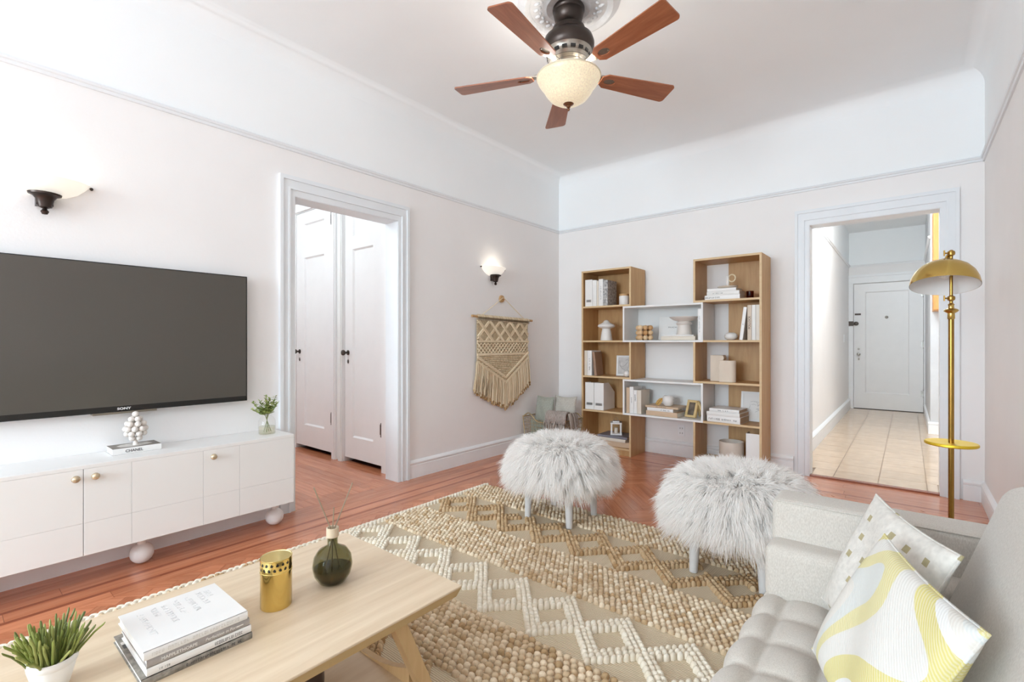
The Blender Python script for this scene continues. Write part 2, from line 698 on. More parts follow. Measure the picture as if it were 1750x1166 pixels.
# ---- wall behind the camera with two windows
w = MB()
FX = [XL, -3.08, -1.92, -1.83, -0.67, XR]
for a, b in ((0, 1), (2, 3), (4, 5)):
    w.box(FX[a], FX[b], YF - 0.13, YF, 0, RAIL)
for a, b in ((1, 2), (3, 4)):
    w.box(FX[a], FX[b], YF - 0.13, YF, 0, 0.86)
wall_front = struct(w.build('wall_front', WALL))
w = MB()
w.box(XL, XR, YF - 0.13, YF, RAIL + .1, ZC + 0.05)
w.box(XL, FX[1], YF - .13, YF, RAIL, RAIL + .1).box(FX[2], FX[3], YF - .13, YF, RAIL, RAIL + .1).box(FX[4], XR, YF - .13, YF, RAIL, RAIL + .1)
w.build('frieze', WHITE, wall_front)
PANE = glass('window_glass', (0.95, 0.97, 0.97))


def window(name, axis, a0, a1, z0, z1, pos):
    f = MB()
    t = 0.05

    def bar(u0, u1, v0, v1, d=0.05):
        if axis == 'y':
            f.box(u0, u1, pos - d, pos - 0.005, v0, v1)
        else:
            f.box(pos + 0.005, pos + d, u0, u1, v0, v1)
    bar(a0, a0 + t, z0, z1)
    bar(a1 - t, a1, z0, z1)
    bar(a0 + t, a1 - t, z0, z0 + t)
    bar(a0 + t, a1 - t, z1 - t, z1)
    zm = (z0 + z1) / 2
    bar(a0 + t, a1 - t, zm - .02, zm + .02)
    o = struct(f.build(name, TRIM), 'white sash window')
    for v0, v1 in ((z0 + t, zm - .02), (zm + .02, z1 - t)):
        g = MB()
        if axis == 'y':
            g.box(a0 + t, a1 - t, pos - .03, pos - .026, v0, v1)
        else:
            g.box(pos + .026, pos + .03, a0 + t, a1 - t, v0, v1)
        g.build('pane', PANE, o)
    return o


window('window_1', 'y', FX[1], FX[2], 0.86, RAIL + .1, YF - 0.04)
window('window_2', 'y', FX[3], FX[4], 0.86, RAIL + .1, YF - 0.04)

# ---- ceiling with a small cove
ceiling = struct(MB().box(XL - .15, XR + .13, YF - .13, YB + .15, ZC, ZC + .08).build('ceiling', WHITE))
cv = 0.12


def cove_profile(n=8):
    return [(cv - cv * math.cos(t), -cv + cv * math.sin(t)) for t in np.linspace(0, PI / 2, n)]


pf = cove_profile()
cm = MB()
rx0, rx1, ry0, ry1 = XL, XR, YF, YB
rows = []
v = []
for d, z in pf:
    d -= 0.0
    v += [(rx0 + d, ry0 + d, ZC + z), (rx1 - d, ry0 + d, ZC + z), (rx1 - d, ry1 - d, ZC + z), (rx0 + d, ry1 - d, ZC + z)]
f = []
for k in range(len(pf) - 1):
    for i in range(4):
        f.append((k * 4 + i, k * 4 + (i + 1) % 4, k * 4 + 4 + (i + 1) % 4, k * 4 + 4 + i))
me = bpy.data.meshes.new('cove')
me.from_pydata(v, [], f)
me.polygons.foreach_set('use_smooth', [True] * len(me.polygons))
me.set_sharp_from_angle(angle=R(35))
me.materials.append(WHITE)
link('cove', me, ceiling)

# ---- picture rail (moulded strip round the room)
RP = [(0, RAIL), (0.010, RAIL), (0.014, RAIL + .006), (0.014, RAIL + .014), (0.022, RAIL + .018), (0.026, RAIL + .028), (0.020, RAIL + .036), (0, RAIL + .037)]
r = MB()
r.prism([(XL + p[0], p[1]) for p in RP], 'y', YF, YB)
struct(r.build('trim_1', TRIM, smooth=40), 'picture rail on the left wall')
r = MB()
r.prism([(YB - p[0], p[1]) for p in RP], 'x', XL, XR)
struct(r.build('trim_2', TRIM, smooth=40), 'picture rail on the back wall')
r = MB()
r.prism([(XR - p[0], p[1]) for p in RP], 'y', YF, YB)
struct(r.build('trim_3', TRIM, smooth=40), 'picture rail on the right wall')

# ---- baseboards
BP = [(0, 0), (0.020, 0), (0.020, .105), (0.014, .112), (0.022, .118), (0.024, .130), (0.016, .142), (0.008, .148), (0, .15)]


def baseboard(name, axis, pos, sgn, a, b, parent=None):
    m = MB().prism([(pos + sgn * p[0], p[1]) for p in BP], axis, a, b)
    o = m.build(name, BASE, parent, smooth=35)
    return struct(o)


baseboard('baseboard_left', 'y', XL, 1, 2.557, YB)
baseboard('baseboard_left_near', 'y', XL, 1, YF, 1.478)
baseboard('baseboard_back', 'x', YB, -1, XL, -0.772)
baseboard('baseboard_back_right', 'x', YB, -1, 0.309, XR)
baseboard('baseboard_right', 'y', XR, -1, YF, YB)


# ---- door casings: stepped moulding round an opening
def casing(name, axis, pos, sgn, a0, a1, z, wdt=0.105, top=0.13):
    """axis: direction in which the wall runs; stepped profile across the width"""
    steps = [(0.0, 0.022, 0.030), (0.022, 0.060, 0.020), (0.060, 0.072, 0.026), (0.072, 0.105, 0.016)]  # from the outside in
    m = MB()
    for u0, u1, d in steps:
        o0, o1 = wdt - u0, wdt - u1           # distance from the opening
        tz0, tz1 = z + top * (wdt - u1) / wdt, z + top * (wdt - u0) / wdt

        def bx(p0, p1, z0, z1):
            if axis == 'y':
                m.box(min(pos, pos + sgn * d), max(pos, pos + sgn * d), p0, p1, z0, z1)
            else:
                m.box(p0, p1, min(pos, pos + sgn * d), max(pos, pos + sgn * d), z0, z1)
        bx(a0 - o0, a0 - o1, 0, tz1)
        bx(a1 + o1, a1 + o0, 0, tz1)
        bx(a0 - o1, a1 + o1, tz0, tz1)
    o = struct(m.build(name, TRIM), 'grey-white moulded door casing')
    # jamb lining the thickness of the wall
    j = MB()
    t = 0.004
    if axis == 'y':
        q0, q1 = pos - sgn * 0.152, pos + sgn * 0.011
        q0, q1 = min(q0, q1), max(q0, q1)
        j.box(q0, q1, a0 - .01, a0 + t, 0, z).box(q0, q1, a1 - t, a1 + .01, 0, z).box(q0, q1, a0, a1, z - t, z + .01)
    else:
        q0, q1 = pos - sgn * 0.152, pos + sgn * 0.011
        q0, q1 = min(q0, q1), max(q0, q1)
        j.box(a0 - .01, a0 + t, q0, q1, 0, z).box(a1 - t, a1 + .01, q0, q1, 0, z).box(a0, a1, q0, q1, z - t, z + .01)
    j.build('jamb', TRIM, o)
    return o


casing('trim_4', 'y', XL, 1, LY0, LY1, LZ)
casing('trim_5', 'x', YB, -1, BX0, BX1, BZ)

# ---- vestibule behind the left doorway
VX0, VX1, VY0, VY1 = -5.9, XL - 0.15, 0.7, 2.55
vf = struct(MB().box(VX0, XL - .0, VY0, VY1 + .3, -0.12, -0.006).build('floor_vestibule', FBASE), 'red-brown oak strip floor of the vestibule')
for i in range(26):
    y0 = VY0 + i * 0.0735
    if y0 > VY1:
        break
    x = VX0 + (0.37 * i) % 0.9 - 0.9
    while x < XL:
        row = [(x, y0), (x + 1.1, y0), (x + 1.1, y0 + .0735), (x, y0 + .0735)]
        for pl in (clip_poly(row, VX0, VX1, VY0, VY1 + .05), clip_poly(row, VX1, XL, LY0, LY1)):
            if pl and parea(pl) > 1e-4:
                plank(pl, 0.0, vf)
        x += 1.1
# doors: stile-and-rail leaf with recessed panels
HW = M('door_hardware_dark', (0.10, 0.085, 0.075), 0.35, 0.9)
HWC = M('door_hardware_nickel', (0.45, 0.43, 0.40), 0.28, 1.0)


def door(name, label, x0, x1, z0, z1, y, panels, t=0.04, hinge_side=1, hinges=(), knob=None, hw=HW):
    wd, ht = x1 - x0, z1 - z0
    o = bpy.data.objects.new(name, None)
    COL.objects.link(o)
    o.location = (x0, y, z0)
    struct(o, label)
    # frame around the panels, as boxes
    xs = sorted(set([0, wd] + [p[0] for p in panels] + [p[1] for p in panels]))
    px0, px1 = panels[0][0], panels[0][1]
    fr = MB()
    fr.box(0, px0, 0, t, 0, ht).box(px1, wd, 0, t, 0, ht)
    zz = 0
    for p in sorted(panels, key=lambda q: q[2]):
        fr.box(px0, px1, 0, t, zz, p[2])
        zz = p[3]
    fr.box(px0, px1, 0, t, zz, ht)
    fr.build('door_frame', DOOR, o)
    for p in panels:
        m = MB().box(p[0], p[1], 0.016, t - .004, p[2], p[3])
        pn = m.build('door_panel', DOOR, o)
        b = MB()
        for a in (0.0,):
            b.prism([(p[0], 0.0), (p[0] + .014, .016), (p[0], .016)], 'z', p[2], p[3])
            b.prism([(p[1], 0.0), (p[1] - .014, .016), (p[1], .016)], 'z', p[2], p[3])
            b.prism([(0.0, p[3]), (.016, p[3] - .014), (.016, p[3])], 'x', p[0], p[1])
            b.prism([(0.0, p[2]), (.016, p[2] + .014), (.016, p[2])], 'x', p[0], p[1])
        b.build('panel_moulding', DOOR, pn)
    hx = wd if hinge_side > 0 else 0
    for hz in hinges:
        m = MB()
        m.tube([(hx, -.008, hz - .05), (hx, -.008, hz + .05)], .008, 8)
        m.sphere((hx, -.008, hz + .056), .009, 8, 6).sphere((hx, -.008, hz - .056), .009, 8, 6)
        m.box(hx - .03, hx - .002, -.002, .0, hz - .045, hz + .045)
        m.build('hinge', hw, o, smooth=40)
    if knob:
        kx, kz = knob
        m = MB()
        rot = Matrix.Rotation(R(90), 4, 'X')
        m.lathe([(0, 0), (.024, 0), (.024, .005), (.010, .010), (.009, .03), (.020, .038), (.027, .050), (.025, .062), (.012, .070), (0, .071)], 20,
                mat=T(kx, 0, kz) @ rot)
        m.build('door_knob', hw, o, smooth=40)
        m = MB()
        m.lathe([(0, 0), (.013, 0), (.011, .004), (0, .005)], 14, sy=1.6, mat=T(kx, 0, kz - .085) @ rot)
        m.build('keyhole_plate', hw, o, smooth=40)
    return o


w = MB()
w.box(VX0, -5.16, VY1, VY1 + .12, 0, ZC).box(-4.41, -4.20, VY1, VY1 + .12, 0, ZC).box(-3.585, VX1, VY1, VY1 + .12, 0, ZC)
w.box(-5.16, -4.41, VY1, VY1 + .12, 2.54, ZC).box(-4.20, -3.585, VY1, VY1 + .12, 2.54, ZC)
wall_v = struct(w.build('wall_vestibule', DOOR))
struct(MB().box(VX0 - .1, VX0, VY0, VY1, 0, ZC).box(VX0, VX1, VY0 - .1, VY0, 0, ZC).build('wall_vestibule_far', WALL))
struct(MB().box(VX0 - .1, VX1, VY0 - .1, VY1 + .12, ZC, ZC + .08).build('ceiling_vestibule', WHITE))
m = MB()
for a, b in ((-4.41, -4.37), (-4.37, -4.335), (-4.275, -4.24), (-4.24, -4.20)):
    pass
m.box(-4.40, -4.33, VY1 - .022, VY1, 0, 2.55).box(-4.385, -4.345, VY1 - .03, VY1 - .02, 0, 2.55)
m.box(-4.28, -4.21, VY1 - .022, VY1, 0, 2.55).box(-4.265, -4.225, VY1 - .03, VY1 - .02, 0, 2.55)
m.box(-3.575, -3.50, VY1 - .022, VY1, 0, 2.55)
m.box(-5.25, -3.50, VY1 - .024, VY1, 2.55, 2.66).box(-5.25, -3.50, VY1 - .034, VY1, 2.64, 2.67)
struct(m.build('trim_6', DOOR), 'white casing round the closet doors')
door('door_1', 'white panelled closet door with dark knob', -5.15, -4.42, 0.05, 2.535, VY1 + .0, [(.17, .575, .22, 2.0), (.17, .575, 2.11, 2.36)], hinges=(.34, 2.33), knob=(.07, 1.0))
door('door_2', 'white panelled closet door beside the doorway jamb', -4.19, -3.595, 0.05, 2.535, VY1 + .0, [(.13, .46, .20, 1.98), (.13, .46, 2.10, 2.36)], hinges=(.32, 2.33), knob=(.055, 1.0))
struct(MB().box(-5.2, -3.5, VY1 + .13, VY1 + .15, -.1, 2.6).build('closet_shade_sheet', M('unlit_dark', (.05, .04, .035), .9)))  # near-black sheet behind the doors: the closet's shade put into its colour

# ---- entrance hall behind the back doorway
HX0, HY0, HY1, HXC, HYK = -0.80, YB + 0.15, 10.23, 0.215, 8.0
hf = struct(MB().box(HX0, 2.2, YB + .03, HY1, -.12, -.004).build('floor_hall', M('grout', (.30, .22, .16), .8)), 'beige vinyl tile floor of the hall')
TILE = M('hall_tile', (0.70, 0.52, 0.36), 0.14, var=0.07, scale=11, rand=0.045, coat=0.3)
ts = 0.305
nt_ = 0
for i in range(int((2.2 - HX0) / ts) + 1):
    for j in range(18):
        x0, y0 = HX0 + i * ts, YB + .045 + j * ts
        x1, y1 = min(x0 + ts, 2.2), min(y0 + ts, HY1)
        if y0 > HYK and x0 > HXC:
            continue
        if x0 > 0.9:
            continue
        if y0 < HY0 and not (BX0 - .3 < x0 < BX1):
            continue
        x0c, x1c = (max(x0, BX0 + .004), min(x1, BX1 - .004)) if y0 < HY0 - .01 else (x0, x1)
        if y0 < HY0 - .01 and x1c - x0c < .02:
            continue
        link('tile', None or MB().box(x0c + .0022, x1c - .0022, y0 + .0022, y1 - .0022, -.01, 0.0).mesh('tile'), hf).data.materials.append(TILE)
        nt_ += 1
struct(MB().box(BX0 + .004, BX1 - .004, YB - .012, YB + .044, -.01, .012).build('trim_7', INLAY), 'worn wooden threshold')
w = MB().box(HX0 - .12, HX0, HY0, HY1 + .1, 0, RAIL)
wl = struct(w.build('wall_hall_left', WALL))
MB().box(HX0 - .12, HX0, HY0, HY1 + .1, RAIL, 3.05).build('frieze', WHITE, wl)
w = MB().box(HX0, -.735, HY1, HY1 + .1, 0, RAIL).box(.195, HXC, HY1, HY1 + .1, 0, RAIL).box(-.735, .195, HY1, HY1 + .1, 2.16, RAIL)
we = struct(w.build('wall_hall_end', WALL))
MB().box(HX0, HXC, HY1, HY1 + .1, RAIL, 3.05).build('frieze', WHITE, we)
KW = M('kitchen_wall_paint', (.62, .63, .65), .7)
struct(MB().box(HXC, HXC + .1, HYK, HY1 + .1, 0, 3.05).box(HXC + .1, 2.3, HYK, HYK + .1, 0, 3.05).build('wall_hall_right', KW))
struct(MB().box(2.2, 2.3, HY0, HYK, 0, 3.05).build('wall_kitchen', WALL))
struct(MB().box(HX0 - .12, 2.3, HY0, HY1 + .1, 3.05, 3.12).build('ceiling_hall', WHITE))
r = MB().prism([(HX0 + p[0], p[1]) for p in RP], 'y', HY0, HY1)
r.prism([(HY1 - p[0], p[1]) for p in RP], 'x', HX0, HXC)
r.prism([(HXC - p[0], p[1]) for p in RP], 'y', HYK - .02, HY1)
struct(r.build('trim_8', BASE, smooth=40), 'picture rail round the hall')
b = MB().prism([(HX0 + p[0] * 1.4, p[1] * 1.15) for p in BP], 'y', HY0, HY1)
b.prism([(HYK - p[0], p[1]) for p in BP], 'x', HXC - .02, 2.2).prism([(HXC - p[0], p[1]) for p in BP], 'y', HYK, HY1)
struct(b.build('baseboard_hall', BASE, smooth=35))
m = MB()
m.box(-.80, -.735, HY1 - .03, HY1, 0, 2.17).box(.195, .214, HY1 - .03, HY1, 0, 2.17).box(-.80, .214, HY1 - .03, HY1, 2.165, 2.27).box(-.80, .214, HY1 - .045, HY1, 2.27, 2.31)
struct(MB().box(-.80, .25, HY1 + .101, HY1 + .13, -.1, 2.3).build('door_gap_blocker', M('unlit_dark', (.05, .04, .035), .9)))  # unseen dark sheet added to keep sky light out under the entrance door
struct(m.build('trim_9', BASE), 'white casing of the entrance door')
ed = door('door_3', 'white entrance door with one long panel', -.73, .19, .012, 2.155, HY1 + .012, [(.16, .745, .27, 2.0)], hinges=(.30, 1.10, 1.93), knob=(.07, .93), hw=HWC)
m = MB().box(-.07, -.005, -.05, -.012, 1.42, 1.50).lathe([(0, 0), (.034, 0), (.034, .03), (.022, .045), (0, .046)], 18, mat=T(.035, 0, 1.46) @ FACE_MY)
m.box(-.01, .03, -.035, -.005, 1.435, 1.485)
m.build('rim_lock', HW, ed, smooth=40)
MB().box(.015, .10, -.012, 0, 1.605, 1.635).build('latch', HW, ed)
MB().lathe([(0, 0), (.024, 0), (.024, .008), (.012, .018), (0, .02)], 16, mat=T(.45, .016, 1.56) @ FACE_MY).build('peephole', HWC, ed, smooth=40)
MB().lathe([(0, 0), (.018, 0), (.016, .012), (0, .014)], 16, mat=T(.07, 0, 1.02) @ FACE_MY).build('deadbolt', HWC, ed, smooth=40)
MB().box(HX0, HX0 + .006, 9.35, 9.43, 1.15, 1.27).build('switch_plate', BASE, wl)
# unseen dome lamps added to light the hall and the vestibule
LAMPG = M('lit_opal_glass', (.9, .88, .84), .4, emit=6.0, ecol=(1, .96, .9))
for nm, lc, pw in (('hall', (-.25, 6.6, 3.05), 50), ('vestibule', (-4.5, 1.15, ZC), 21)):
    t = thing('added_ceiling_lamp', 'unseen opal glass dome lamp added to light the %s' % nm, 'ceiling lamp', lc)
    MB().lathe([(.15, 0), (.15, -.02), (.14, -.025)], 32).build('lamp_rim', HWC, t, smooth=40)
    MB().lathe([(.14, -.02), (.13, -.06), (.09, -.09), (.04, -.105), (0, -.108)], 32).build('lamp_dome', LAMPG, t, smooth=60)
    l = bpy.data.lights.new('added_lamp_light', 'POINT')
    l.energy = pw
    l.shadow_soft_size = .12
    l.color = (.84, .94, 1)
    o = bpy.data.objects.new('added_lamp_light', l)
    COL.objects.link(o)
    o.parent = t
    o.location = (0, 0, -.26)
# kitchen wall cabinet seen past the corner
CABW = wood('cabinet_maple', (.60, .27, .07), (.72, .36, .11), .4, (8, 8, 1), 3)
t = thing('wall_cabinet', 'orange maple kitchen wall cabinet seen through the back doorway', 'cabinet', (.232, HYK, 1.53))
MB().box(0, .62, -.33, -.0, 0, 1.20).build('cabinet_body', CABW, t)
for k in range(2):
    d = MB().bbox(.005 + k * .308, .305 + k * .308, -.352, -.331, .01, 1.19, .004).build('cabinet_door', CABW, t)
    MB().bbox(.06 + k * .308, .25 + k * .308, -.358, -.352, .07, 1.13, .002).build('door_panel', CABW, d)
    MB().sphere((.27 - k * .23 + k * .308, -.365, .12), .012, 10, 8).build('cabinet_knob', HWC, d, smooth=60)
# outlet on the back wall
t = thing('wall_outlet', 'white electrical outlet low on the back wall behind the bookcase', 'outlet', (-1.76, YB, .26))
MB().bbox(-.035, .035, -.006, 0, -.057, .057, .002).build('cover_plate', BASE, t)
for dz in (-.024, .024):
    for dx in (-.0115, .0115):
        MB().box(dx - .0025, dx + .0025, -.0075, -.005, dz - .008, dz + .008).build('socket_slot', INKG, t)
# ================================================================== TELEVISION
SCREEN = M('tv_screen', (0.082, 0.074, 0.062), 0.16, var=0.02, scale=2, spec=0.5)
tv = thing('television', 'large flat black television with a brown-grey blank screen above the console', 'television', (XL, 0.651, 0.787))
hw_, hh = 0.607, 0.770
MB().box(.012, .045, -.35, .35, .2, .6).build('wall_mount', BLACK, tv)
MB().bbox(.04, .068, -hw_, hw_, 0, hh, .003).build('housing', BLACK, tv)
MB().box(.068, .0695, -hw_ + .008, hw_ - .008, .030, hh - .006).build('screen', SCREEN, tv)
m = MB()
text_into(m, 'SONY', .0165, T(.0695, -.002, .0155) @ Matrix.Rotation(R(90), 4, 'Z') @ FACE_MY, align='CENTER', bold=.0005, sx=1.3)
m.build('lettering', M('print_silver', (.75, .75, .75), .4), tv)
MB().bbox(.03, .072, -.13, .14, -.010, .001, .002).build('sensor_bar', M('sensor_bar_bronze', (.20, .17, .13), .3, .3), tv)

# ================================================================== MEDIA CONSOLE
CXF, CZ0, CZ1 = -2.94, 0.160, 0.580
cons = thing('media_console', 'long low white lacquered media console on white ball feet', 'console', (-3.0, 0.5, 0))
cx_, cy_ = -3.0, 0.5
Y0c, Y1c = -0.62, 1.440
# body behind the fronts
MB().box(XL + .021 - cx_, CXF - .022 - cx_, Y0c + .002 - cy_, Y1c - .002 - cy_, CZ0, CZ1 - .018).build('body', CONS, cons)
MB().bbox(XL + .002 - cx_, CXF - cx_, Y0c - cy_, Y1c - cy_, CZ1 - .018, CZ1, .002).build('top', CONS, cons)

ys = [Y0c, -.08, .452, .632, .942, 1.125, Y1c]
zs = [CZ0, .312, CZ1 - .018]
knobs = {1: .424, 2: .493, 4: .987}
for i in range(len(ys) - 1):
    d = None
    for j in (1, 0):
        g = .0005 if ys[i] != .452 else .0018
        q = MB().bbox(CXF - .020 - cx_, CXF - cx_, ys[i] + g - cy_, ys[i + 1] - .0005 - cy_, zs[j] + .0004, zs[j + 1] - .0004, .0008, 1).build('door' if j else 'drawer_front', CONS, cons)
        if j:
            d = q
    if i in knobs:
        rot = Matrix.Rotation(R(90), 4, 'Y')
        m = MB().lathe([(0, 0), (.007, 0), (.006, .008), (.013, .013), (.0165, .020), (.0145, .028), (.007, .033), (0, .034)], 20, mat=T(CXF - cx_, knobs[i] - cy_, .525) @ rot)
        m.build('knob', M('knob_pearl_brass', (.62, .50, .34), .25, .6, var=.2, scale=60), d, smooth=50)
for y in (1.385, .705, .02, -.56):
    for x in (-3.085,):
        m = MB().sphere((x - cx_, y - cy_, .0525), .0525, 24, 16)
        m.lathe([(.02, .09), (.018, .161)], 16, c=(x - cx_, y - cy_, 0))
        m.build('ball_foot', M('foot_white', (.84, .83, .82), .35), cons, smooth=50)

# ---- on the console
CT = CZ1


def marks(mb, n, h, mat, w=.6):
    """print too small to read in the photograph: a row of tiny strokes"""
    rr = random.Random(n * 31 + 5)
    x = -n * h * w / 2
    for k in range(n):
        if rr.random() > .14:
            a = h * rr.uniform(.55, .8)
            mb.box(x, x + h * w * .16, -a / 2, a / 2, -.0003, .0003, mat=mat)
            if rr.random() > .4:
                mb.box(x + h * w * .16, x + h * w * .6, a / 2 - h * .13, a / 2, -.0003, .0003, mat=mat)
            if rr.random() > .5:
                mb.box(x + h * w * .16, x + h * w * .6, -a / 2, -a / 2 + h * .13, -.0003, .0003, mat=mat)
            if rr.random() > .5:
                mb.box(x + h * w * .5, x + h * w * .64, -a / 2, a / 2, -.0003, .0003, mat=mat)
        x += h * w
    return mb


def book(name, label, loc, L, D, t, cover, rot=(0, 0, 0), group=None, text=None, ink=None, tsize=.5, pages=None, tx=0.5, shear=0, extra=None, cat='book', bold=0.0, sx=1.0):
    """a book lying flat: spine towards -Y, length along X, depth along +Y, thickness along Z (origin at the spine's left corner)"""
    group = group or ('books on the bookcase shelves' if loc[1] > 4 else 'books on the coffee table' if loc[0] > -2 else None)
    o = thing(name, label, cat, loc, rot, group)
    c = 0.0022 if t > .014 else .0014
    m = MB()
    m.box(0, L, 0, D, 0, c).box(0, L, 0, D, t - c, t)
    m.prism([(0, 0), (-.0015, t * .25), (-.002, t * .5), (-.0015, t * .75), (0, t), (c, t), (c, 0)], 'x', 0, L)
    m.build('cover', cover, o)
    MB().box(.003, L - .003, c, D - .003, c, t - c).build('pages', pages or PAGES, o)
    if text:
        m = MB()
        if text[0] == '~':
            marks(m, int(text[1:]), t * tsize, T(L * tx, -.0022, t * .48) @ FACE_MY)
        else:
            text_into(m, text, t * tsize, T(L * tx, -.0022, t * .48) @ FACE_MY, align='CENTER', font_shear=shear, bold=bold, sx=sx)
        m.build('lettering', ink or INK, o)
    if extra:
        extra(o)
    return o


STAND = (0, R(-90), 0)


def cover_photo(o):
    L, D, t = .205, .135, .030
    m = MB()
    text_into(m, 'CHANEL', .019, T(L * .43, -.0024, t * .46) @ FACE_MY, align='CENTER', bold=.0002)
    m.build('lettering', INK, o)
    MB().box(.001, L - .001, .001, D - .001, t, t + .0006).build('cover_print', M('print_taupe', (.16, .13, .10), .4, var=.25, scale=22), o)
    MB().prism([(.04, .03), (.09, .018), (.15, .03), (.18, .06), (.165, .10), (.11, .118), (.055, .105), (.03, .07)], 'z', t + .0006, t + .001).build('cover_figure', M('print_pale', (.66, .62, .58), .4, var=.15, scale=30), o)
    MB().box(-.0, L, 0, D, -.0006, .0008).build('back_board', INK, o)


book('book', 'white-edged coffee-table book lettered on its spine under the bubble sculpture', (-3.075, .583, CT + .0007), .205, .135, .030,
     M('cover_white', (.82, .81, .79), .35), rot=(0, 0, R(90)), extra=cover_photo, pages=PAPER)
# bubble sculpture: cluster of balls on a small stem
t = thing('bubble_sculpture', 'cream sculpture of clustered balls on the coffee-table book', 'sculpture', (-3.135, .690, CT + .0318))
BUB = M('bubble_plaster', (.74, .69, .64), .55, var=.03)
pts = [(0, 0, .160, .0155)]
for k, (z, r, n, ph) in enumerate([(.135, .020, 4, .3), (.111, .034, 6, .1), (.085, .041, 8, .5), (.060, .036, 7, .2), (.036, .021, 4, .6)]):
    for i in range(n):
        a = ph + 2 * PI * i / n
        pts.append((r * math.cos(a), r * math.sin(a), z, .0145))
pts.append((0, 0, .09, .026))
for p in pts:
    link('ball', None or MB().sphere(p[:3], p[3], 16, 10).mesh('ball', 60), t).data.materials.append(BUB)
MB().lathe([(.013, 0), (.012, .008), (.008, .018), (.012, .032)], 16).build('stem', BUB, t, smooth=50)
# glass vase with eucalyptus
VG = glass('clear_glass', (.985, .985, .98))
t = thing('glass_vase', 'small clear glass vase standing at the end of the console', 'vase', (-3.075, 1.335, CT))
MB().shell([(.0, .0005), (.044, .001), (.048, .006), (.049, .05), (.047, .085), (.036, .104), (.026, .112), (.027, .120)], 28).build('vase_body', VG, t, smooth=60)
MB().lathe([(.0, .004), (.045, .005), (.0465, .048), (0, .048)], 28).build('water', glass('vase_water', (.93, .92, .84)), t, smooth=40)
t = thing('eucalyptus_bunch', 'green eucalyptus sprigs standing in the clear glass vase', 'plant', (-3.075, 1.335, CT))
st = MB()
lv = MB()
LEAF = toned('eucalyptus_leaf', (.17, .25, .06), (.46, .52, .20), .6, .1)
random.seed(3)
tips = [(-.01, -.085, .205), (.0, -.045, .215), (.01, -.012, .245), (-.01, .02, .225), (.0, .055, .235), (.012, .065, .195), (.02, -.06, .17), (.0, .0, .19), (-.02, .04, .17), (.015, -.1, .165)]
for tp in tips:
    p0 = Vector((-tp[0] * .8, -tp[1] * .28, .012))
    p1 = Vector((tp[0] * .15, tp[1] * .12, .115))
    p2 = Vector(tp)
    pth = [p0, p0.lerp(p1, .5), p1, p1.lerp(p2, .5) + Vector((0, tp[1] * .06, .006)), p2]
    st.tube(pth, .0011, 5, tone=.3)
    for k in range(11):
        u = .12 + k / 11 * .88
        c = p1.lerp(p2, u)
        for s_ in (-1, 1):
            d = Vector((random.uniform(-1, 1), s_ * random.uniform(.3, 1), random.uniform(.2, .9))).normalized()
            sz = .0125 * (1.15 - .6 * u)
            mt = Matrix.Translation(c + d * sz * 1.1) @ d.to_track_quat('X', 'Z').to_matrix().to_4x4()
            lv.sphere((0, 0, 0), (sz * 1.15, sz * .8, sz * .16), 7, 4, tone=random.random(), mat=mt)
st.build('stems', M('stem_green', (.22, .25, .10), .7), t, smooth=60)
lv.build('leaves', LEAF, t, smooth=60, tone=True, kind='stuff')

# ================================================================== SCONCES
SG = M('sconce_glass', (.80, .74, .64), .35, emit=.42, ecol=(1, .955, .87))


def sconce(label, y, z, s=1.0):
    t = thing('wall_sconce', label, 'sconce', (XL, y, z), group='half-bowl wall sconces')
    # half bowl: flat side on the wall
    prof = [(.045, 0.0), (.085, .012), (.125, .035), (.155, .065), (.172, .088)]
    inner = [(r - .006, zz + .004) for r, zz in reversed(prof)]
    m = MB()
    m.lathe(prof + inner, 32, a0=-PI / 2, a1=PI / 2, sx=.62)
    m.build('glass_bowl', SG, t, smooth=60)
    b = MB()
    b.lathe([(0, -.075), (.010, -.073), (.016, -.060), (.010, -.052), (.008, -.047), (.024, -.040), (.030, -.020), (.034, -.002), (.044, .012), (.060, .018), (.062, .026), (.050, .030), (0, .03)], 28, sx=.85, c=(.045, 0, -.018))
    b.box(0, .05, -.03, .03, -.05, .0)
    b.build('bronze_holder', BRONZE, t, smooth=40)
    for s_ in (-1, 1):
        b = MB().sphere((.012, s_ * .176, .078), .008, 8, 6).tube([(0, s_ * .176, .078), (.014, s_ * .176, .078)], .004, 6)
        b.build('bowl_clip', BRONZE, t, smooth=40)
    bl = MB().sphere((.055, 0, .055), (.022, .022, .03), 14, 10)
    bl.build('bulb', M('sconce_bulb', (1, .95, .85), .4, emit=4, ecol=(1, .9, .75)), t, smooth=60)
    l = bpy.data.lights.new('sconce_light', 'POINT')
    l.energy = .25
    l.shadow_soft_size = .05
    l.color = (1, .90, .76)
    o = bpy.data.objects.new('sconce_light', l)
    COL.objects.link(o)
    o.parent = t
    o.location = (.085, 0, .13)
    return t


sconce('half-bowl glass wall sconce with bronze holder above the television', .352, 1.855)
sconce('half-bowl glass wall sconce with bronze holder above the macrame hanging', 3.615, 1.815)

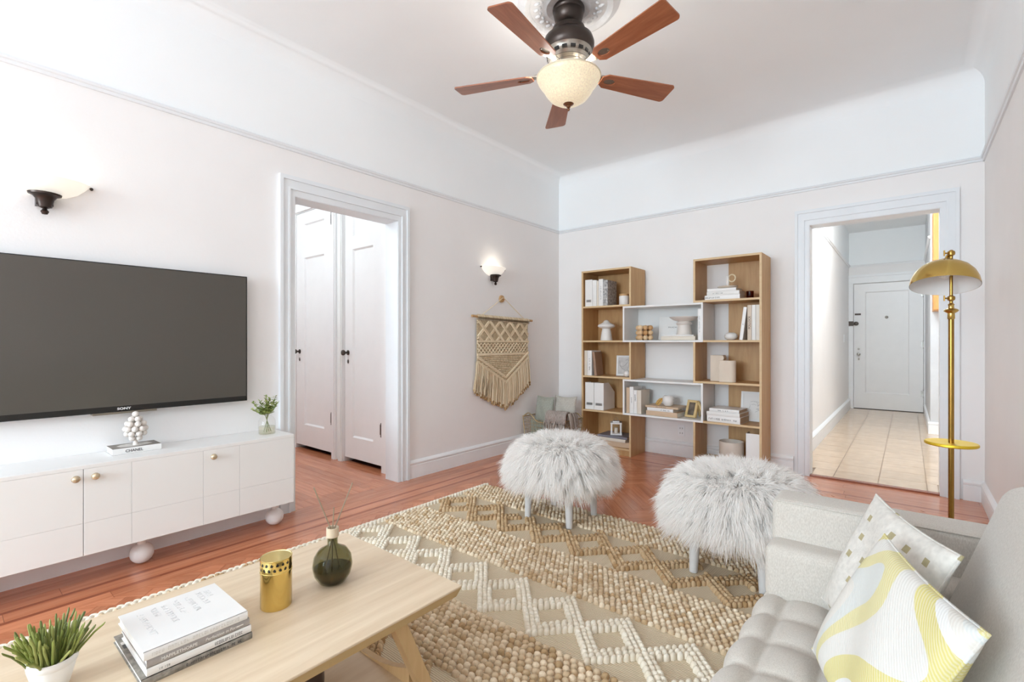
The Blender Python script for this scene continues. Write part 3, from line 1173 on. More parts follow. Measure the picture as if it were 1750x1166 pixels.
# ================================================================== CEILING FAN
fx, fy = -1.537, 2.385
med = thing('ceiling_medallion', 'round white plaster medallion on the ceiling round the fan mount', 'medallion', (fx, fy, ZC))
MED = M('medallion_plaster', (.70, .71, .72), .7, var=.05, scale=20, bump=.35, bscale=55)
MB().lathe([(0, -.018), (.11, -.018), (.13, -.026), (.15, -.018), (.225, -.018), (.238, -.030), (.258, -.032), (.272, -.022), (.29, -.012), (.30, 0)], 56).build('plaster_disc', MED, med, smooth=40)
m = MB()
for i in range(22):
    a = 2 * PI * i / 22
    m.sphere((.19 * math.cos(a), .19 * math.sin(a), -.019), (.020, .012, .010), 8, 5)
    m.sphere((.168 * math.cos(a + .14), .168 * math.sin(a + .14), -.019), (.009, .013, .008), 8, 5)
m.build('plaster_relief', MED, med, smooth=60)

fan = thing('ceiling_fan', 'five-blade cherry wood ceiling fan with bronze motor and cream glass bowl light', 'ceiling fan', (fx, fy, 0))
PEWT = M('fan_pewter', (.34, .31, .27), .30, .9, var=.15, scale=8)
MB().lathe([(0, ZC - .017), (.088, ZC - .018), (.094, ZC - .03), (.093, ZC - .042), (.087, ZC - .05), (.088, ZC - .06), (.078, ZC - .10), (.05, ZC - .125), (.028, ZC - .132), (.026, 2.975), (0, 2.97)], 40).build('canopy', BRONZE, fan, smooth=40)
MB().lathe([(0, 2.995), (.07, 2.995), (.095, 2.985), (.100, 2.965), (.098, 2.950), (.118, 2.945), (.140, 2.925), (.150, 2.895), (.148, 2.865), (.135, 2.845)], 48).build('motor_housing', BRONZE, fan, smooth=40)
MB().lathe([(.136, 2.846), (.128, 2.835), (.120, 2.81), (.122, 2.805), (.112, 2.790), (.115, 2.785), (.103, 2.77), (.106, 2.765), (.095, 2.748), (.06, 2.742), (0, 2.742)], 48).build('switch_housing', PEWT, fan, smooth=40)
m = MB()
for i in range(16):
    a = 2 * PI * i / 16
    m.box(.121, .126, -.014, .014, 2.812, 2.828, mat=Matrix.Rotation(a, 4, 'Z'))
m.build('vent_slots', BLACK, fan)
CHERRY = wood('cherry_blade', (.24, .072, .030), (.42, .155, .072), .32, (1, 10, 10), 4.0, coat=.15)
BZ_ = 2.722


def blade_mesh():
    # outline with rounded tip corners and an oval slot near the root
    L0, L1, w0, w1 = .215, .700, .058, .074
    out = []
    out += [(L0, -w0 * .55), (L0 + .03, -w0 * .92)]
    rc = .022
    for t_ in np.linspace(-PI / 2, 0, 6):
        out.append((L1 - rc + rc * math.cos(t_), -w1 + rc + rc * math.sin(t_)))
    for t_ in np.linspace(0, PI / 2, 6):
        out.append((L1 - rc + rc * math.cos(t_), w1 - rc + rc * math.sin(t_)))
    out += [(L0 + .03, w0 * .92), (L0, w0 * .55)]
    bm = bmesh.new()
    ov = [bm.verts.new((p[0], p[1], 0)) for p in out]
    oe = [bm.edges.new((ov[i], ov[(i + 1) % len(ov)])) for i in range(len(ov))]
    iv = [bm.verts.new((.272 + .038 * math.cos(a), .024 * math.sin(a), 0)) for a in np.linspace(0, 2 * PI, 20, endpoint=False)]
    ie = [bm.edges.new((iv[i], iv[(i + 1) % len(iv)])) for i in range(len(iv))]
    bmesh.ops.triangle_fill(bm, edges=oe + ie, use_beauty=True)
    r = bmesh.ops.extrude_face_region(bm, geom=list(bm.faces))
    for q in r['geom']:
        if isinstance(q, bmesh.types.BMVert):
            q.co.z += .007
    bmesh.ops.recalc_face_normals(bm, faces=bm.faces)
    me = bpy.data.meshes.new('blade')
    bm.to_mesh(me)
    bm.free()
    me.materials.append(CHERRY)
    return me


def iron_mesh():
    m = MB()
    m.prism([(.085, -.018), (.16, -.013), (.215, -.030), (.30, -.028), (.315, -.010), (.315, .010), (.30, .028), (.215, .030), (.16, .013), (.085, .018)], 'z', -.001, .006)
    m.tube([(.10, 0, .004), (.16, 0, .012), (.215, 0, .006)], [.013, .011, .010], 10)
    for q in (.235, .29):
        for s_ in (-.014, .014):
            m.sphere((q, s_, -.002), (.005, .005, .003), 8, 5)
    me = m.mesh('blade_bracket', 40)
    me.materials.append(PEWT)
    return me


bme, ime = blade_mesh(), iron_mesh()
for k in range(5):
    a = R(202.8) + k * 2 * PI / 5
    rt = Euler((R(-11), 0, a), 'XYZ')
    o = link('blade', bme, fan, (0, 0, BZ_), rot=rt)
    o2 = link('blade_bracket', ime, o, (0, 0, .008))
BOWLG = M('fan_bowl_glass', (.60, .50, .34), .35, var=.22, scale=120, emit=.36, ecol=(1, .88, .66))
bp = [(.183, 2.702), (.185, 2.694), (.178, 2.678), (.165, 2.658), (.150, 2.640), (.135, 2.612), (.110, 2.580), (.075, 2.558), (.035, 2.547), (0, 2.545)]
MB().shell(bp + [(max(r - .005, 0), z + .005) for r, z in reversed(bp)], 48).build('light_bowl', BOWLG, fan, smooth=60)
MB().lathe([(.186, 2.698), (.189, 2.702), (.186, 2.707), (.180, 2.706)], 48).build('bowl_rim', M('rim_cream', (.75, .68, .52), .4), fan, smooth=50)
MB().lathe([(0, 2.505), (.005, 2.507), (.009, 2.516), (.005, 2.524), (.012, 2.528), (.012, 2.534), (.030, 2.545), (.034, 2.551), (0, 2.556)], 20).build('finial', M('finial_copper', (.22, .10, .05), .3, .8), fan, smooth=40)
m = MB().lathe([(0, 2.742), (.03, 2.742), (.03, 2.70), (0, 2.70)], 16)
m.build('socket', PEWT, fan, smooth=40)
for k, a in enumerate((R(-10), R(110), R(230))):
    MB().sphere((.085 * math.cos(a), .085 * math.sin(a), 2.650), (.025, .025, .030), 14, 10).build('bulb', M('fan_bulb', (1, .95, .85), .4, emit=8, ecol=(1, .93, .80)), fan, smooth=60)
    l = bpy.data.lights.new('fan_light', 'POINT')
    l.energy = 4
    l.shadow_soft_size = .03
    l.color = (1, .975, .94)
    o = bpy.data.objects.new('fan_light', l)
    COL.objects.link(o)
    o.parent = fan
    o.location = (.135 * math.cos(a), .135 * math.sin(a), 2.712)

# ================================================================== MACRAME HANGING
CORD = toned('macrame_cord', (.58, .44, .26), (.90, .78, .58), .9, .2)
mc = thing('macrame_hanging', 'cream macrame wall hanging with fringe on a wooden rod', 'wall hanging', (XL, 3.765, 1.39))
RODW = wood('rod_wood', (.45, .26, .11), (.60, .38, .18), .5, (6, 6, 6), 3)
MB().tube([(.032, -.475, .012), (.032, .47, -.004)], .012, 12).build('rod', RODW, mc, smooth=50)
m = MB().lathe([(0, 0), (.030, 0), (.038, .008), (.036, .022), (.024, .030), (0, .032)], 20, mat=T(0, -.02, .205) @ Matrix.Rotation(R(90), 4, 'Y'))
m.build('wall_peg', RODW, mc, smooth=40)
MB().tube([(.030, -.35, .016), (.036, -.03, .212), (.036, -.01, .212), (.030, .35, .0)], .0035, 6, tone=.7).build('hanging_cord', CORD, mc, smooth=60, tone=True)
hw2 = .40
m = MB()
# lark's head knots over the rod
for i in range(56):
    y = -hw2 + .8 * i / 55
    z = .012 - .016 * (i / 55)
    m.tube([(.018, y, z - .02), (.034, y, z + .016), (.048, y, z - .004), (.040, y, z - .035)], .0062, 6, tone=random.uniform(.3, .9))
m.build('lark_knots', CORD, mc, smooth=60, tone=True, kind='stuff')
m = MB()
m.box(.020, .026, -hw2, hw2, -.60, -.02, tone=.35)
MB().prism([(-hw2, -.02), (hw2, -.02), (hw2, -.41), (.03, -.66), (-hw2, -.44)], 'x', .020, .027, tone=.4).build('net_ground', M('macrame_ground', (.58, .47, .31), .9, var=.25, scale=90, bump=.8, bscale=160), mc)
net = MB()
z0, z1 = -.03, -.23
cell = .16
for k in range(-2, 8):
    for sgn in (-1, 1):
        for off in (0, .014, .028):
            pts_ = []
            for u in np.linspace(0, 1, 9):
                y = -hw2 + k * cell + sgn * u * cell * 1.3 + off
                z = z0 + (z1 - z0) * u
                if -hw2 <= y <= hw2:
                    pts_.append((.032 + .004 * (sgn > 0), y, z))
            if len(pts_) > 1:
                net.tube(pts_, .0062, 6, tone=random.uniform(.45, 1))
for zz in (-.238, -.365):
    for dz in (0, .011):
        net.tube([(.034, -hw2 - .005, zz + dz), (.034, hw2 + .005, zz + dz)], .0065, 6, tone=.85)
z0, z1 = -.25, -.355
for k in range(-3, 18):
    for sgn in (-1, 1):
        pts_ = []
        for u in np.linspace(0, 1, 7):
            y = -hw2 + k * .05 + sgn * u * .11
            if -hw2 <= y <= hw2:
                pts_.append((.034, y, z0 + (z1 - z0) * u))
        if len(pts_) > 1:
            net.tube(pts_, .0065, 6, tone=random.uniform(.4, 1))
# dense V: rows of small knots
for row in range(16):
    for i in range(58):
        y = -hw2 + .8 * (i + .5 * (row % 2)) / 57
        z = -.372 - row * .0185
        lim = -.44 - (.66 - .44) * (1 - abs(y - .02) / (hw2 + .02)) if y < .02 else -.41 - (.66 - .41) * (1 - abs(y - .02) / (hw2 - .02))
        if z > lim + .012:
            net.sphere((.031, y, z), (.006, .0078, .0085), 6, 4, tone=random.uniform(.15, .75))
net.build('knotted_net', CORD, mc, smooth=60, tone=True, kind='stuff')
vb = MB()
for off in (0, .014, .05, .064):
    vb.tube([(.036, -hw2, -.44 + off), (.036, .02, -.66 + off)], .0075, 6, tone=.7)
    vb.tube([(.036, .02, -.66 + off), (.036, hw2, -.41 + off)], .0075, 6, tone=.7)
vb.build('chevron_cords', CORD, mc, smooth=60, tone=True)
fr = MB()
kn = MB()
for i in range(78):
    for lay in (0, 1):
        y = -hw2 - .005 + .81 * i / 77 + random.uniform(-.003, .003)
        lim = -.44 - (.66 - .44) * (1 - abs(y - .02) / (hw2 + .02)) if y < .02 else -.41 - (.66 - .41) * (1 - abs(y - .02) / (hw2 - .02))
        e = lim - .275 + random.uniform(-.02, .02) + (.0 if abs(y) > .1 else .02)
        dy = random.uniform(-.008, .008) + .03 * (y / hw2)
        dx = .026 + .010 * lay + random.uniform(-.003, .003)
        fr.tube([(dx, y, lim + .01), (dx + .006, y + dy * .3 + random.uniform(-.003, .003), lim - .09), (dx + .002, y + dy * .7, lim - .18), (dx, y + dy, e)], [.0045, .0052, .0055, .0058], 5, tone=random.uniform(.15, 1))
        kn.sphere((dx, y + dy, e - .006), (.008, .009, .013), 7, 5, tone=random.random())
fr.build('fringe', CORD, mc, smooth=60, tone=True, kind='stuff')
kn.build('fringe_knots', toned('knot_tan', (.30, .17, .07), (.56, .40, .22), .9, .2), mc, smooth=60, tone=True, kind='stuff')
# ================================================================== BOOKCASE
SY0, SY1 = 4.455, 4.788
bc = thing('bookcase', 'stepped oak bookcase with two white box shelves bridging its columns', 'bookcase', (-1.83, 4.62, 0))
ox, oy = -1.83, 4.62
th = .018
ZS = [.075, .436, .795, 1.168, 1.530, 1.908]     # shelf undersides / tops
LX0, LX1, RX0, RX1 = -2.705, -2.135, -1.52, -.950
WX0, WX1 = -2.225, -1.432


def pb(name, mat, x0, x1, y0, y1, z0, z1, edge=None):
    o = MB().bbox(x0 - ox, x1 - ox, y0 - oy, y1 - oy, z0, z1, .0012, 1).build(name, mat, bc)
    if edge:
        e = MB()
        if edge == 'h':
            e.box(x0 - ox, x1 - ox, y0 - .0015 - oy, y0 + .001 - oy, z0, z1)
        else:
            e.box(x0 - ox, x1 - ox, y0 - .0015 - oy, y0 + .001 - oy, z0, z1)
        e.build('edge_band', OAKE, o)
    return o


# left column
pb('side_panel', OAK, LX0, LX0 + th, SY0, SY1, 0, ZS[5], 'v')
pb('top_panel', OAK, LX0 + th, LX1, SY0, SY1, ZS[5] - th, ZS[5], 'h')
for i in (0, 1, 2, 3, 4):
    xr = LX1 if i in (0,) else (LX1 if i in (4, 2) else LX1)
    xr = {0: LX1 - th, 1: WX0, 2: LX1, 3: WX0, 4: LX1}[i]
    pb('shelf_board', OAK, LX0 + th, xr, SY0, SY1 - .006, ZS[i] - th, ZS[i], 'h')
for a, b in ((0, 1), (2, 3), (4, 5)):
    pb('upright', OAK, LX1 - th, LX1, SY0, SY1, 0 if a == 0 else ZS[a], ZS[b] - (th if b != 1 and b != 3 else th), 'v')
pb('plinth', OAK, LX0 + th, LX1 - th, SY0 + .01, SY0 + .028, 0, ZS[0] - th)
pb('back_panel', OAK, LX0 + th, LX1 - th, SY1 - .006, SY1, ZS[0], ZS[5] - th)
# right column
pb('side_panel', OAK, RX1 - th, RX1, SY0, SY1, 0, ZS[5], 'v')
pb('top_panel', OAK, RX0, RX1 - th, SY0, SY1, ZS[5] - th, ZS[5], 'h')
for i in (0, 1, 2, 3, 4):
    xl = {0: RX0 + th, 1: WX1, 2: RX0, 3: WX1, 4: RX0}[i]
    pb('shelf_board', OAK, xl, RX1 - th, SY0, SY1 - .006, ZS[i] - th, ZS[i], 'h')
for a, b in ((0, 1), (2, 3), (4, 5)):
    pb('upright', OAK, RX0, RX0 + th, SY0, SY1, 0 if a == 0 else ZS[a], ZS[b] - th, 'v')
pb('plinth', OAK, RX0 + th, RX1 - th, SY0 + .01, SY0 + .028, 0, ZS[0] - th)
pb('back_panel', OAK, -1.303, RX1 - th, SY1 - .006, SY1, ZS[0], ZS[5] - th)
# white bridging boxes
for a, b in ((1, 2), (3, 4)):
    z0, z1 = ZS[a] - th, ZS[b] - th - .001
    for nm, q in (('box_side', (WX0 + .001, WX0 + th, z0, z1)), ('box_side', (WX1 - th, WX1 - .001, z0, z1)), ('box_floor', (WX0 + th, WX1 - th, z0, z0 + th)), ('box_top', (WX0 + th, WX1 - th, z1 - th, z1))):
        pb(nm, SHELFW, q[0], q[1], SY0 - .002, SY1 - .006, q[2], q[3])
    pb('box_back', SHELFW, WX0 + th, WX1 - th, SY1 - .012, SY1 - .006, z0 + th, z1 - th)

# ---- things on the bookcase (resting a hair above the boards)
ZT = [q + .0007 for q in ZS]
ys0 = 4.475
COVW = M('cover_white', (.80, .80, .81), .35)
COVC = M('cover_cream', (.72, .65, .55), .5)
COVB = M('cover_brown', (.33, .20, .13), .5)
COVT = M('cover_tan', (.60, .44, .30), .5)
COVG = M('cover_grey_print', (.40, .39, .38), .5, var=.6, scale=45)
COVN = M('cover_slate', (.20, .19, .22), .5)


def sbook(label, x0, x1, z, h, d, cover, y=ys0, group=None, text=None, ink=INKG, tsize=.5, lean=0, tx=.5, bold=0.0):
    """standing book, spine towards the room, between x0 and x1"""
    return book('book', label, (x1, y, z), h, d, x1 - x0, cover, (0, R(-90 + lean), 0), group, text, ink, tsize, tx=tx, bold=bold)


def file_box(label, x0, x1, z, h, d, y=ys0, group=None):
    t = thing('magazine_file', label, 'magazine file', (x0, y, z), group='white magazine files on the bookcase')
    w_ = x1 - x0
    body = MB()
    c = .002
    prof = [(0, 0), (d, 0), (d, h * .62), (d * .45, h), (0, h)]
    body.prism(prof, 'x', 0, c).prism(prof, 'x', w_ - c, w_)
    body.box(c, w_ - c, 0, c, 0, h).box(c, w_ - c, c, d, 0, c).box(c, w_ - c, d - c, d, c, h * .62)
    body.build('file_shell', PAPER, t)
    MB().box(w_ * .16, w_ * .84, -.0012, 0, h * .16, h * .25).build('label_holder', HWC, t)
    MB().box(w_ * .28, w_ * .72, -.0018, -.0012, h * .175, h * .235).build('label_card', INKG if group is None else HW, t)
    return t


# top left
z = ZT[4]
file_box('white magazine file beside the books on the top left shelf', -2.672, -2.585, z, .285, .22)
sbook('thin white book between the magazine file and a cream book, top left shelf', -2.583, -2.535, z, .275, .2, COVW)
sbook('narrow cream book on the top left shelf of the bookcase', -2.533, -2.511, z, .265, .2, COVC)
sbook('white book with grey spine print on the top left shelf', -2.509, -2.459, z, .28, .2, COVW, text='~12', tsize=.4)
sbook('grey mottled book at the end of the top left shelf row', -2.457, -2.405, z, .265, .2, COVG)
t = thing('lidded_jar', 'white jar with a wooden lid on the top left shelf', 'jar', (-2.245, 4.53, z))
MB().lathe([(.0, 0), (.048, 0), (.051, .004), (.051, .088), (.048, .092), (0, .092)], 28).build('jar_body', CERAM, t, smooth=40)
MB().lathe([(.046, .092), (.049, .096), (.047, .112), (.0, .116)], 28).build('lid', RODW, t, smooth=40)
# second left: mushroom vase
t = thing('mushroom_vase', 'white ceramic vase with a wide mushroom brim', 'vase', (-2.465, 4.56, ZT[3]))
MB().lathe([(0, 0), (.062, 0), (.063, .004), (.050, .09), (.043, .122), (.050, .128), (.082, .138), (.091, .152), (.084, .166), (.055, .178), (.034, .192), (.026, .206), (.014, .214), (0, .216)], 36).build('vase_body', CERAM, t, smooth=60)
# third left
z = ZT[2]
sbook('thin cream book at the left end of the third shelf', -2.682, -2.648, z, .265, .19, COVC)
sbook('white book with dark spine lines on the third left shelf', -2.646, -2.592, z, .265, .19, COVW, text='~13', ink=INK, tsize=.35)


sbook('brown book leaning on the white book, third left shelf', -2.561, -2.534, z + .0030, .25, .15, COVB, lean=-6)
t = thing('picture_frame', 'small white framed abstract line drawing leaning on the third left shelf', 'picture frame', (-2.290, 4.62, z + .0032), (R(-12), 0, R(20)), 'framed drawings on the bookcase')
FW = M('frame_white', (.80, .80, .79), .4)
fr_ = MB()
W_, H_ = .165, .215
fr_.box(-W_ / 2, W_ / 2, 0, .014, 0, .018).box(-W_ / 2, W_ / 2, 0, .014, H_ - .018, H_).box(-W_ / 2, -W_ / 2 + .018, 0, .014, .018, H_ - .018).box(W_ / 2 - .018, W_ / 2, 0, .014, .018, H_ - .018)
fr_.build('frame', FW, t)
MB().box(-W_ / 2 + .016, W_ / 2 - .016, .006, .010, .016, H_ - .016).build('art_print', M('art_print_grey', (.62, .60, .58), .6, var=.12, scale=18), t)
m = MB()
m.tube([(-.05, .005, .165), (-.048, .005, .12), (-.03, .005, .095), (0, .005, .105), (.03, .005, .14), (.045, .005, .16), (.03, .005, .175), (.01, .005, .165)], .0014, 5)
m.tube([(-.05, .005, .11), (-.02, .005, .075), (.02, .005, .05), (.045, .005, .035)], .0014, 5).tube([(.05, .005, .16), (.04, .005, .1), (.025, .005, .06)], .0012, 5)
m.build('drawn_lines', INKG, t)
t = thing('round_stone', 'white round stone in front of the small framed drawing', 'ornament', (-2.205, 4.512, z))
MB().sphere((0, 0, .034), (.037, .035, .034), 20, 14).build('stone_body', CERAM, t, smooth=60)
MB().tube([(0, 0, .066), (.002, 0, .072)], [.004, .003], 8).build('stem_nub', RODW, t, smooth=60)
# fourth left: two files
file_box('white magazine file next to the side panel on the fourth left shelf', -2.672, -2.568, ZT[1], .285, .245)
file_box('white magazine file next to the white box on the fourth left shelf', -2.563, -2.452, ZT[1], .285, .245)
# bottom left
z = ZT[0]
book('book', 'tan book at the bottom of the stack under the lantern', (-2.46, 4.475, z), .30, .24, .055, COVT, rot=(0, 0, R(4)))
book('book', 'cream book in the middle of the stack under the lantern', (-2.50, 4.475, z + .0555), .30, .23, .03, COVC, rot=(0, 0, R(-2)))
book('book', 'slate book on top of the stack under the lantern', (-2.52, 4.472, z + .086), .335, .25, .022, COVN, rot=(0, 0, R(1)))
t = thing('lantern', 'small white wooden candle lantern on the bottom left shelf', 'lantern', (-2.365, 4.585, z + .1085), R(28))
for sx_ in (-1, 1):
    for sy_ in (-1, 1):
        MB().box(sx_ * .047 - .008, sx_ * .047 + .008, sy_ * .047 - .008, sy_ * .047 + .008, .0145, .1125).build('lantern_post', PAPER, t)
MB().bbox(-.058, .058, -.058, .058, 0, .014, .002).build('lantern_base', PAPER, t)
MB().bbox(-.058, .058, -.058, .058, .113, .128, .002).bbox(-.034, .034, -.034, .034, .128, .142, .002).build('lantern_roof', PAPER, t)
MB().tube([(-.02, 0, .142), (-.018, 0, .165), (0, 0, .174), (.018, 0, .165), (.02, 0, .142)], .002, 6).build('lantern_handle', HWC, t, smooth=60)
MB().lathe([(0, .014), (.022, .014), (.022, .07), (0, .072)], 18).build('candle', CREAM, t, smooth=40)

# upper white box
z = ZT[3] + .001
BEAD = toned('wood_bead', (.52, .28, .11), (.80, .62, .40), .5, .05)
t = thing('bead_cube', 'cube of turned wooden beads in the upper white box shelf', 'ornament', (-2.030, 4.535, z), R(38))
random.seed(11)
for i in range(3):
    for j in range(3):
        for k in range(3):
            MB().sphere(((i - 1) * .049, (j - 1) * .049, .025 + k * .049), .0252, 14, 9, tone=random.random()).build('bead', BEAD, t, smooth=60, tone=True)


t = thing('book', 'white book facing out behind the bead cube with a dark line of print', 'book', (-1.945, 4.680, z + .0042), (R(-10), 0, R(4)))
MB().box(0, .195, 0, .002, 0, .235).box(0, .195, .020, .022, 0, .235).box(0, .003, .002, .020, 0, .235).build('cover', COVW, t)
MB().box(.003, .190, .002, .020, .003, .232).build('pages', PAGES, t)
m = MB()
text_into(m, 'PRADA', .020, T(.135, -.0006, .125) @ FACE_MY, align='CENTER', sx=1.35)
m.build('lettering', INKG, t)
book('book', 'tan book with cream pages under the footed bowl', (-1.835, 4.478, z), .325, .23, .036, COVC, text=None)
book('book', 'thin white booklet between the tan book and footed bowl', (-1.825, 4.480, z + .0365), .30, .22, .013, COVW)
t = thing('footed_bowl', 'white ceramic footed bowl standing on stacked books', 'bowl', (-1.650, 4.585, z + .050))
MB().lathe([(0, 0), (.070, 0), (.072, .005), (.062, .05), (.058, .095), (.070, .100), (.074, .108), (.068, .118), (.058, .122), (.064, .130), (.10, .142), (.132, .165), (.135, .172), (.128, .172), (.095, .155), (.05, .146), (0, .144)], 44).build('bowl_body', M('warm_white_ceramic', (.74, .69, .64), .5, var=.03), t, smooth=50)
sbook('tall white book standing at the right end of the upper white box', -1.484, -1.453, z, .285, .21, COVW, y=4.47, text='~19', tsize=.45)
# lower white box
z = ZT[1] + .001
sbook('tan spiral-spined book at the left end of the lower white box', -2.195, -2.160, z, .255, .2, COVT)
sbook('white book behind the cream one in the lower white box', -2.158, -2.118, z, .265, .2, COVW, text='~6', tsize=.4)
sbook('white book with black spine print in the lower white box', -2.116, -2.082, z, .235, .2, COVW, text='~6', ink=INK, tsize=.55, tx=.68)
sbook('cream book at the end of the standing row, lower white box', -2.080, -2.036, z, .235, .2, COVC)
book('book', 'thick tan book at the bottom of the lower white box stack', (-1.985, 4.478, z), .315, .23, .045, COVT, rot=(0, 0, R(-3)))
book('book', 'white book in the middle of the lower white box stack', (-1.975, 4.478, z + .0455), .265, .21, .030, COVW, rot=(0, 0, R(-3)), text='~10', tsize=.5, tx=.7)
book('book', 'thin tan book on top of the lower white box stack', (-1.995, 4.480, z + .076), .33, .23, .018, COVT, rot=(0, 0, R(-2)), text='~17', tsize=.6)
t = thing('round_vase', 'white round vase on the book stack in the lower white box', 'vase', (-1.795, 4.56, z + .0945))
MB().lathe([(0, 0), (.030, 0), (.046, .014), (.054, .045), (.052, .075), (.045, .092), (.038, .098), (.030, .092), (.02, .06), (0, .05)], 28).build('vase_body', CERAM, t, smooth=60)
t = thing('gold_leaf', 'golden wooden leaf ornament leaning on the round white vase', 'ornament', (-1.898, 4.545, z + .0945), (0, R(22), 0))
MB().prism([(-.022, 0), (.012, 0), (.028, .035), (.030, .065), (.018, .088), (-.004, .072), (-.020, .040)], 'y', -.004, .004).build('leaf_blade', M('gold_wood', (.55, .33, .10), .35, .4, var=.2, scale=30), t)
MB().tube([(-.005, -.0045, .004), (.006, -.0045, .04), (.018, -.0045, .084)], .0015, 5).build('leaf_rib', BRASS_D, t)
t = thing('wooden_easel_frame', 'light wooden easel frame with a dark photograph in the lower white box', 'picture frame', (-1.565, 4.545, z + .0078), R(-12))
LW = wood('easel_wood', (.60, .42, .18), (.72, .55, .28), .5, (4, 4, 4), 4)
m = MB()
tl = Matrix.Rotation(R(-20), 4, 'X')
for q in ((-.075, -.052, 0, .165), (.012, .035, 0, .165)):
    m.box(q[0], q[1], 0, .022, q[2], q[3], mat=tl)
m.box(-.052, .012, 0, .022, 0, .02, mat=tl).box(-.052, .012, 0, .022, .143, .165, mat=tl)
m.build('frame', LW, t)
MB().box(-.056, .016, .006, .012, .016, .148, mat=tl).build('photograph', M('photo_dark', (.14, .11, .08), .4, var=.5, scale=20), t)
MB().tube([(.040, .05, .145), (.078, .075, .0065)], .013, 8).build('easel_leg', LW, t, smooth=50)
MB().tube([(.03, .05, .15), (.02, .105, .0035)], .010, 8).build('easel_leg', LW, t, smooth=50)

# top right
z = ZT[4]
book('book', 'wide white book at the bottom of the top right stack', (-1.425, 4.480, z), .295, .22, .040, COVW, rot=(0, 0, R(1)), text='~14', tsize=.45, tx=.2)
book('book', 'white book in the middle of the top right stack', (-1.408, 4.482, z + .0405), .275, .22, .032, M('cover_offwhite', (.78, .77, .74), .4), text='~10', tsize=.45, tx=.35)
book('book', 'small white book on top of the top right stack', (-1.405, 4.484, z + .073), .245, .2, .026, COVW)
t = thing('ring_dish', 'cream dish with an upright post and ring on the top right books', 'ornament', (-1.250, 4.560, z + .0995))
MB().lathe([(0, 0), (.05, 0), (.080, .012), (.084, .020), (.078, .022), (.04, .016), (0, .015)], 36).build('dish', CREAM, t, smooth=50)
MB().lathe([(0, .015), (.014, .015), (.013, .11), (0, .112)], 16).build('post', CERAM, t, smooth=40)
m = MB()
m.tube([(.036 + .029 * math.cos(a), -.002, .092 + .032 * math.sin(a)) for a in np.linspace(0, 2 * PI, 25)[:-1]], .006, 8, closed=True)
m.build('ring', M('ring_cream', (.78, .66, .45), .5), t, smooth=60)
t = thing('amber_glass', 'small amber glass tumbler behind the top right books', 'glass', (-1.075, 4.60, z))
MB().shell([(0, .001), (.026, .001), (.029, .01), (.031, .07), (.029, .07), (.027, .012), (0, .006)], 24).build('tumbler', glass('amber_tint', (.55, .28, .12)), t, smooth=50)
MB().lathe([(0, .007), (.026, .008), (.027, .03), (0, .03)], 20).build('candle_wax', M('amber_wax', (.30, .12, .05), .5), t, smooth=40)
# second right
z = ZT[3]
t = thing('ball_vase', 'squat white ball vase on the second right shelf', 'vase', (-1.225, 4.57, z))
MB().lathe([(0, 0), (.03, 0), (.048, .014), (.055, .032), (.05, .052), (.034, .064), (.018, .068), (.012, .064), (0, .05)], 28).build('vase_body', CERAM, t, smooth=60)
sbook('white book leaning against the beige artist book', -1.132, -1.105, z, .285, .2, COVW, lean=7, text='~5', tsize=.5)
sbook('beige artist book lettered up its spine, second right shelf', -1.066, -1.034, z, .30, .2, M('cover_beige', (.66, .55, .44), .5), text='POLLOCK', ink=M('ink_brown', (.14, .08, .06), .6), tsize=.78, bold=.0003)
sbook('off-white book beside the beige artist book', -1.032, -1.002, z, .30, .2, M('cover_offwhite', (.78, .77, .74), .4))
sbook('cream book against the right side panel, second right shelf', -1.000, -.970, z, .30, .2, M('cover_bone', (.74, .70, .63), .5))
# third right: interlocking wavy vases
z = ZT[2]


def wavy(amp, h, side):
    return [(side * .003 + amp * math.sin(u * PI * 5), u * h) for u in np.linspace(0, 1, 21)]


VASEC = M('sand_ceramic', (.72, .62, .51), .6, var=.05)
t = thing('wavy_vase', 'tall sand ceramic vase with a wavy edge on the third right shelf', 'vase', (-1.315, 4.60, z))
wv = wavy(.008, .235, 1)
MB().prism([(-.085, 0)] + [(x + .02, zz) for x, zz in wv] + [(-.085, .235)], 'y', -.04, .045).build('vase_body', VASEC, t)
MB().prism([(-.075, -.03), (.012, -.03), (.012, .035), (-.075, .035)], 'z', .2355, .236).build('vase_mouth', COVB, t)
t = thing('curved_vase', 'short sand ceramic vase with a rounded side, in front of the wavy one', 'vase', (-1.245, 4.535, z))
m = MB()
out = [(-.062 + .002 * 0, -.035), (.03, -.042)] + [(.03 + .042 * math.cos(a), .042 * math.sin(a)) for a in np.linspace(-PI / 2, PI / 2, 12)] + [(.03, .042), (-.062, .035)]
for k in range(24):
    z0_, z1_ = k * .19 / 24, (k + 1) * .19 / 24
    dx = .006 * math.sin((k + .5) / 24 * PI * 5)
    m.prism([(x + (dx if x < -.03 else 0), y) for x, y in out], 'z', z0_, z1_)
m.build('vase_body', VASEC, t)
MB().prism([(x * .88, y * .82) for x, y in out], 'z', .1902, .1906).build('vase_mouth', COVT, t)
